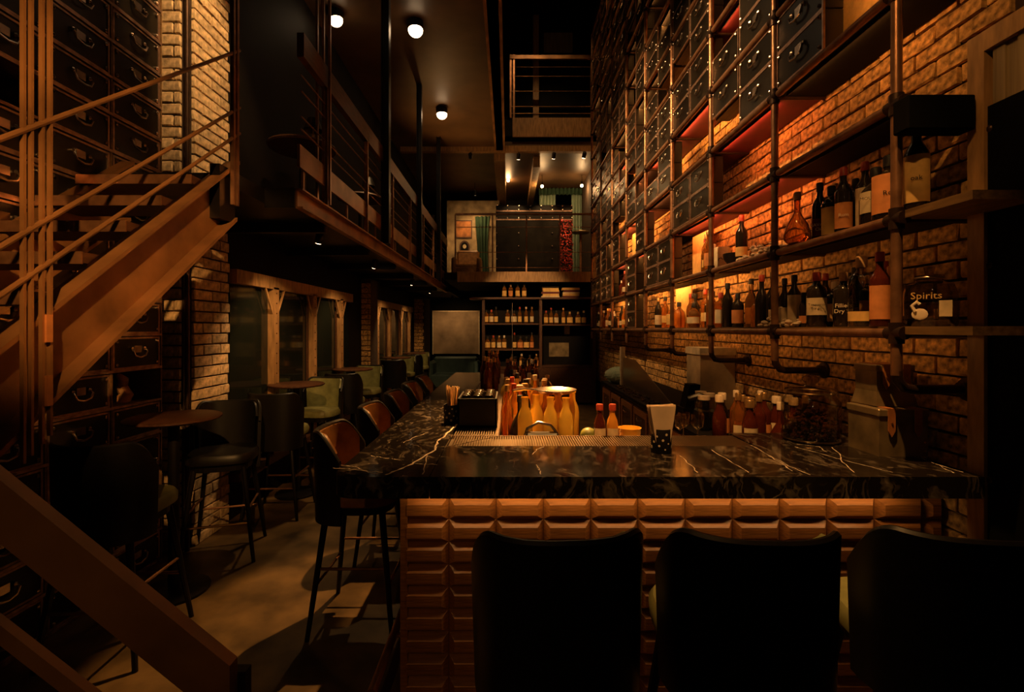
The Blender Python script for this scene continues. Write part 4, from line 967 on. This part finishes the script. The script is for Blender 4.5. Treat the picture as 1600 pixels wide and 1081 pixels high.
def bbrow(pxs, z, label, group):
    for i, px in enumerate(pxs):
        x = (px-CX)/sB*1.013; bottle((x, YB+.12, z), g.choice(['tall','square','squat','square']), g.choice([M_dkglass, M_amber, M_amber]), g.choice(CP), g.choice([M_yelpaper, M_cream, M_yelpaper, M_orpaper]), '%s, %s from the screen side' % (label, NTH[i]), group, g.uniform(-.1,.1), (.03,.13), 1.15)
bbrow((760,766,774,793,803,812,822,831), 1.76, 'labelled bottle on the upper shelf of the back bar', 'bottles on the upper back bar shelf')
bbrow((762,771,780,788,804,813,822,831), 1.20, 'labelled bottle on the lower shelf of the back bar', 'bottles on the lower back bar shelf')
bbrow((853,861,869,880,890,903,912), 1.74, 'labelled bottle on the right-hand shelf of the back bar', 'bottles on the right back bar shelf')
bbrow((788,798,809,819), 2.32, 'bottle standing on top of the back bar', 'bottles on top of the back bar')
bbrow((800,815,828,838), .80, 'bottle on the lowest shelf of the back bar', 'bottles on the lowest back bar shelf')
bkc = [M_cream, M_redpaint, M_orpaper, M_dark, M_yelpaper]
for sx, n in ((861, 6), (893, 5)):
    z = 2.3205
    for k in range(n):
        th = random.uniform(.03,.05); w_ = random.uniform(.17,.20); cx = (sx-CX)/sB
        b = thing('book', ('book lying in the taller pile on top of the back bar' if n == 6 else 'book lying in the lower pile on top of the back bar'), 'book', (cx+random.uniform(-.01,.01), YB+.16, z), 0, 'books piled on the back bar '+('left' if n == 6 else 'right'))
        m = random.choice(bkc)
        part('cover', MB().box(-w_,w_,-.13,.13,0,.004).box(-w_,w_,-.13,.13,th-.004,th).box(-w_,w_,-.13,-.126,.004,th-.004), m, b); part('pages', MB().box(-w_+.005,w_-.005,-.1255,.12,.0042,th-.0042), M_cream, b)
        z += th+.0002

# ------------------------------------------------------------------ far lower left: parchment screen, sofa
scn = thing('parchment_screen', 'square parchment-coloured map screen on the end wall', 'screen', (0,0,0))
part('sheet', MB().box(-2.17, -.87, 14.0, 14.02, .92, 2.13), M_map, scn)
part('frame', MB().box(-2.20,-2.17,13.99,14.03,.90,2.15).box(-.87,-.84,13.99,14.03,.90,2.15).box(-2.2,-.84,13.99,14.03,2.13,2.16), M_cream, scn)
part('stand', MB().box(-2.2,-2.17,13.99,14.03,0,.9).box(-.87,-.84,13.99,14.03,0,.9), M_black, scn)
sf = thing('sofa', 'dark teal sofa below the parchment screen', 'sofa', (-1.45, 13.0, 0), 0)
part('seat', MB().bbox(-.6,.6,-.4,.4,.1,.45,.04), M_teal, sf); part('backrest', MB().bbox(-.6,.6,.25,.45,.4,.88,.05), M_teal, sf)
for s in (-1, 1): part('arm', MB().bbox(s*.6-.08,s*.6+.08,-.4,.45,.1,.78,.05), M_teal, sf)
for sx in (-.5,.5):
    for sy in (-.3,.35): part('leg', MB().box(sx-.02,sx+.02,sy-.02,sy+.02,0,.1), M_black, sf)

# ------------------------------------------------------------------ far balcony (mezzanine level) and things on it
struct('balcony_floor', MB().box(-2.4, -1.40, 11.45, 14.6, 2.52, 2.86).box(-1.40, XW, 10.5, 14.6, 2.70, 2.86), M_dark, 'far balcony floor at mezzanine level')
part('fascia', MB().box(-1.11, XW, 10.46, 10.50, 2.65, 2.87), M_wood_light, bpy.data.objects['balcony_floor'])
br = thing('balcony_railing', 'thin rod railing on the far balcony above the back bar', 'railing', (0,0,2.87))
for z in (.09, .42, .96): part('rod', MB().cyl((-1.15,10.48,z),(XW-.05,10.48,z),.008,6), M_pipe, br)
part('handrail', MB().box(-1.15,XW-.05,10.46,10.50,1.22,1.26), M_pipe, br)
for x in (-1.15, -.35, .38, 1.1, 1.85): part('post', MB().box(x-.015,x+.015,10.465,10.495,0,1.24), M_pipe, br)
struct('wall_balcony', MB().box(-1.75, -.27, 13.75, 13.85, 2.86, 5.26), M_plaster, 'plastered back wall of the far balcony hung with pictures')
def sB2(px, d): return (px-CX)*d/F
pc = thing('framed_picture', 'rectangular framed picture on the plaster wall of the far balcony', 'picture', (sB2(724.5,13.74), 13.74, 4.45))
part('frame', MB().box(-.24,.24,-.02,.0,-.25,.25), M_wood, pc); part('canvas', MB().box(-.21,.21,-.024,-.02,-.22,.22), M_poster, pc)
pc = thing('oval_portrait', 'dark oval portrait on the plaster wall of the far balcony', 'picture', (sB2(726,13.74), 13.74, 3.90))
pc.location.z = H+(CY-387)*13.74/F
part('frame', MB().prism([(.15*math.cos(a), .20*math.sin(a)) for a in [2*PI*i/24 for i in range(24)]], 'y', -.03, 0), M_wood, pc)
part('canvas', MB().prism([(.11*math.cos(a), .155*math.sin(a)) for a in [2*PI*i/24 for i in range(24)]], 'y', -.034, -.03), M_dark, pc)
part('figure', MB().prism([(.05*math.cos(a), .03+.06*math.sin(a)) for a in [2*PI*i/14 for i in range(14)]], 'y', -.037, -.034), M_cream, pc)
def curtain(x0, x1, y, z0, z1, m, name, label, waves=9, pinch=0):
    def fn(u, v):
        wv = math.sin(u*waves*2*PI); x = x0+(x1-x0)*u; c_ = (x0+x1)/2
        x = x+(c_-x)*pinch*math.sin(PI*v); return (x, y+.05*wv, z0+(z1-z0)*v)
    t = MB().grid(fn, waves*8, 8); return tag(ob(name, t.mesh(name, m, True)), label, 'curtain')
curtain(sB2(742,13.5), sB2(766,13.5), 13.5, 2.87, H+(CY-338)*13.5/F, M_curtd, 'curtain', 'dark green curtain beside the pictures on the far balcony', 4, .3)
curtain(sB2(843,13.2), sB2(868,13.2), 13.2, 2.87, H+(CY-300)*13.2/F, M_curt, 'curtain', 'pale green curtain behind the studded wardrobe', 5)
curtain(sB2(893,13.2), sB2(916,13.2), 13.2, 2.87, H+(CY-300)*13.2/F, M_curt, 'curtain', 'pale green curtain beside the rack on the far balcony', 5)
curtain(sB2(842,13.1), sB2(916,13.1), 13.1, H+(CY-304)*13.1/F, H+(CY-294)*13.1/F, M_curtd, 'curtain_valance', 'green fringed valance over the pale curtains', 12)
ac = thing('armchair', 'brown leather armchair on the far balcony under the portrait', 'armchair', (sB2(730,12.6), 12.6, 2.86))
part('seat', MB().bbox(-.3,.3,-.3,.3,.1,.42,.05), M_leather_t, ac); part('backrest', MB().bbox(-.3,.3,.2,.35,.35,.85,.06), M_leather_t, ac)
for s in (-1,1): part('arm', MB().bbox(s*.32-.06,s*.32+.06,-.3,.3,.1,.6,.04), M_leather_t, ac)
for sx in (-.25,.25):
    for sy in (-.22,.25): part('leg', MB().box(sx-.02,sx+.02,sy-.02,sy+.02,0,.1), M_black, ac)
wd = thing('wardrobe_trunk', 'large black wardrobe trunk with rows of nickel studs on the far balcony', 'trunk', (.59, 11.3, 2.86))
part('body', MB().bbox(-.89,.89,0,.55,.02,1.66,.02), M_box, wd)
for z in (1.5, 1.3): part('band', MB().box(-.89,.89,-.012,.0,z,z+.03), M_trim, wd)
part('foot', MB().box(-.85,-.75,.05,.5,0,.02), M_black, wd); part('foot', MB().box(.75,.85,.05,.5,0,.02), M_black, wd)
for x in (-.87,-.62,-.36,-.1,.16,.42,.66,.87):
    for z in (.1,.4,.7,1.0,1.35,1.54,1.63):
        if z in (.4,.7,1.0) and x not in (-.87,-.36,.42): continue
        part('stud', MB().ball((x,-.008,z), .02, 6, 4), M_chrome, wd, True)
g = random.Random(8); sq = MB()
for k in range(420): sq.ball((g.uniform(1.17,1.48), 11.24+g.uniform(-.03,.03), g.uniform(2.88,4.16)), g.uniform(.010,.018), 5, 3, (1,.4,1))
tag(ob('sequin_drape', sq.mesh('sequins', M_sequin, True)), 'glittering red sequin drape beside the wardrobe trunk', 'drape', None, 'stuff')
bt = thing('bistro_table', 'small round pedestal table on the far balcony by the pale curtain', 'table', (sB2(907,11.6), 11.6, 2.86))
part('table_top', MB().lathe([(0,1.06),(.2,1.06),(.21,1.08),(.2,1.1),(0,1.1)], 20), M_tin, bt, True); part('pedestal', MB().cyl((0,0,.02),(0,0,1.06),.03), M_pipe, bt); part('base', MB().lathe([(0,0),(.16,0),(.16,.015),(0,.03)], 18), M_pipe, bt)

# ------------------------------------------------------------------ upper balcony
ub = struct('upper_balcony_floor', MB().box(-.10, XW, 10.5, 14.6, 5.80, 6.15), M_dark, 'upper balcony floor in the tall void')
part('fascia', MB().box(.08, 1.76, 10.46, 10.5, 5.77, 6.18), M_wood_light, ub)
ur = thing('upper_balcony_railing', 'steel railing with slim rods on the upper balcony', 'railing', (0,0,6.18))
for z in (.1, .25, .58, .90, 1.1): part('rod', MB().cyl((.05,10.48,z),(1.78,10.48,z),.009,6), M_chrome, ur)
part('handrail', MB().box(.02,1.8,10.44,10.5,1.26,1.34), M_brownsteel, ur)
for x in (.04, .11, 1.78): part('post', MB().box(x-.02,x+.02,10.46,10.5,0,1.36), M_pipe, ur)
tag(ob('timber_column', MB().box(sB2(833,11.4), sB2(842,11.4), 11.4, 11.52, 6.15, 9).mesh('c', M_wood_light)), 'pale timber column behind the upper balcony railing', 'column')
struct('wall_upper', MB().box(-.1, XW, 11.60, 11.7, 6.15, 9), M_dark, 'dark wall behind the upper balcony')
up_ = thing('dark_painting', 'dim painting in a dark frame above the upper balcony', 'picture', (sB2(872,11.58), 11.58, H+(CY-68)*11.58/F))
part('frame', MB().box(-.4,.4,-.03,.02,-.3,.3), M_black, up_); part('canvas', MB().box(-.34,.34,-.035,-.03,-.24,.24), M_fluted, up_)

# ------------------------------------------------------------------ lamps
housing = MB().lathe([(.055,-.03),(.058,.0),(.058,.12),(.03,.135),(0,.135)], 16)
def spot_lamp(loc, tgt, watts, colr, cone, blend, rad, label, group=None, lens=None, top=5.5):
    loc = Vector(loc); q = (Vector(tgt)-loc).to_track_quat('-Z', 'Y').to_euler()
    t = thing('spot_lamp', label, 'lamp', loc, 0, group)
    hs = part('housing', MB().lathe([(rad,-.01),(rad+.003,0),(rad+.003,.10),(rad*.6,.12),(0,.12)], 18), M_black, t, True, rot=q)
    part('lens', MB().lathe([(rad*.97*math.cos(k*PI/12), -.008-(.9 if rad > .08 else .3)*rad*math.sin(k*PI/12)) for k in range(7)], 18), lens or M_lens, hs, True)
    part('stem', MB().cyl((0,0,.05),(0,0,max(.06, top-loc.z)),.008,6), M_black, t)
    if watts:
        ld = bpy.data.lights.new('spot_light', 'SPOT'); ld.energy = watts; ld.color = colr; ld.spot_size = math.radians(cone); ld.spot_blend = blend; ld.shadow_soft_size = .03
        o = bpy.data.objects.new('spot_light', ld); COL.objects.link(o); o.parent = t; o.rotation_euler = q
        o.location = (Vector(tgt)-loc).normalized()*(rad+.06)
    return t
names = ['bright ceiling spot lamp between slab edge and mezzanine, nearer the stair', 'bright ceiling spot lamp nearer the cross beam', 'bright ceiling spot lamp over the mezzanine',
  'spot lamp on the slab edge aimed at the floor beside the bar', 'spot lamp on the slab edge aimed at the bottles', 'spot lamp washing the wood bar front', 'spot lamp washing the stair', 'added spot lamp washing the foreground railing', 'spot lamp aimed at the near rack', 'spot lamp aimed at the far rack', 'spot lamp aimed at the wooden door post', 'added spot lamp high in the void aimed at the upper balcony', 'added spot lamp aimed at the limewashed brick pier', 'added spot lamp aimed at the back bar']
for a, nm in zip(SPOTS, names): spot_lamp(*a, nm, top=9.0 if a[0][2] > 6 else 5.5)
for px, py, tgt in ((735,236,(-1.0,13.7,3.9)), (810,238,(.1,11.3,3.7)), (865,237,(.8,11.3,3.7)), (912,236,(1.3,11.25,3.5))):
    p = at(px, py+10, 10.36); spot_lamp(p, tgt, 85, WARM, 50, .5, .04, 'small black track spot under the timber cross beam', 'track spots under the cross beam', M_lens_s, 5.40)
# lamps on the far balcony
for px, py, d in ((794,282,12.6), (847,291,12.2), (909,290,12.2)):
    p = at(px, py, d)
    t = thing('bulb_lamp', 'small glowing bulb lamp under the far balcony ceiling', 'lamp', p, 0, 'bulb lamps over the far balcony')
    part('bulb', MB().ball((0,0,0), .04, 10, 6), M_lens_s, t, True); part('socket', MB().cyl((0,0,.03),(0,0,.1),.02), M_black, t); part('rod', MB().cyl((0,0,.1),(0,0,5.5-p.z),.006,6), M_black, t)
    ld = bpy.data.lights.new('bulb_light', 'POINT'); ld.energy = 16; ld.color = WARM; ld.shadow_soft_size = .05
    o = bpy.data.objects.new('bulb_light', ld); COL.objects.link(o); o.parent = t; o.location = (0,0,-.07)
def down(x, y, z, watts, label, group, cone=95, tgt=None):
    return spot_lamp((x, y, z), tgt or (x, y+.01, 0), watts, WARM, cone, .7, .03, label, group, M_lens_s, 2.52 if z < 2.6 else 5.5)
for y in (4.4, 6.2, 8.6, 10.6): down(-1.72, y, 2.43, 46, 'small downlight under the mezzanine', 'downlights under the mezzanine', 110, (-2.2, y+.5, .7))
down(-1.5, 13.0, 2.43, 26, 'small downlight before the parchment screen', None, 110, (-1.5, 14.0, 1.4))
down(-.9, 12.9, 5.2, 60, 'ceiling spot lighting the picture wall of the far balcony', None, 90, (-1.0, 13.75, 3.8))

ul = thing('fill_uplight', 'small black added uplight on the far end of the mezzanine handrail', 'lamp', (XM, 9.3, 3.73))  # lamp added on the handrail to brighten the ceiling
part('housing', MB().lathe([(0,0),(.03,0),(.045,.08),(.04,.08),(.028,.01),(0,.01)], 14), M_black, ul, True); part('lens', MB().lathe([(.038,.07),(0,.075)], 14), M_lens_s, ul)
ld = bpy.data.lights.new('fill_uplight', 'SPOT'); ld.energy = 70; ld.color = AMBER; ld.spot_size = 1.9; ld.spot_blend = .9; ld.shadow_soft_size = .04
lo = bpy.data.objects.new('fill_light', ld); COL.objects.link(lo); lo.parent = ul; lo.location = (0,0,.1); lo.rotation_euler = Vector((1.0, -.4, 1.6)).to_track_quat('-Z','Y').to_euler()
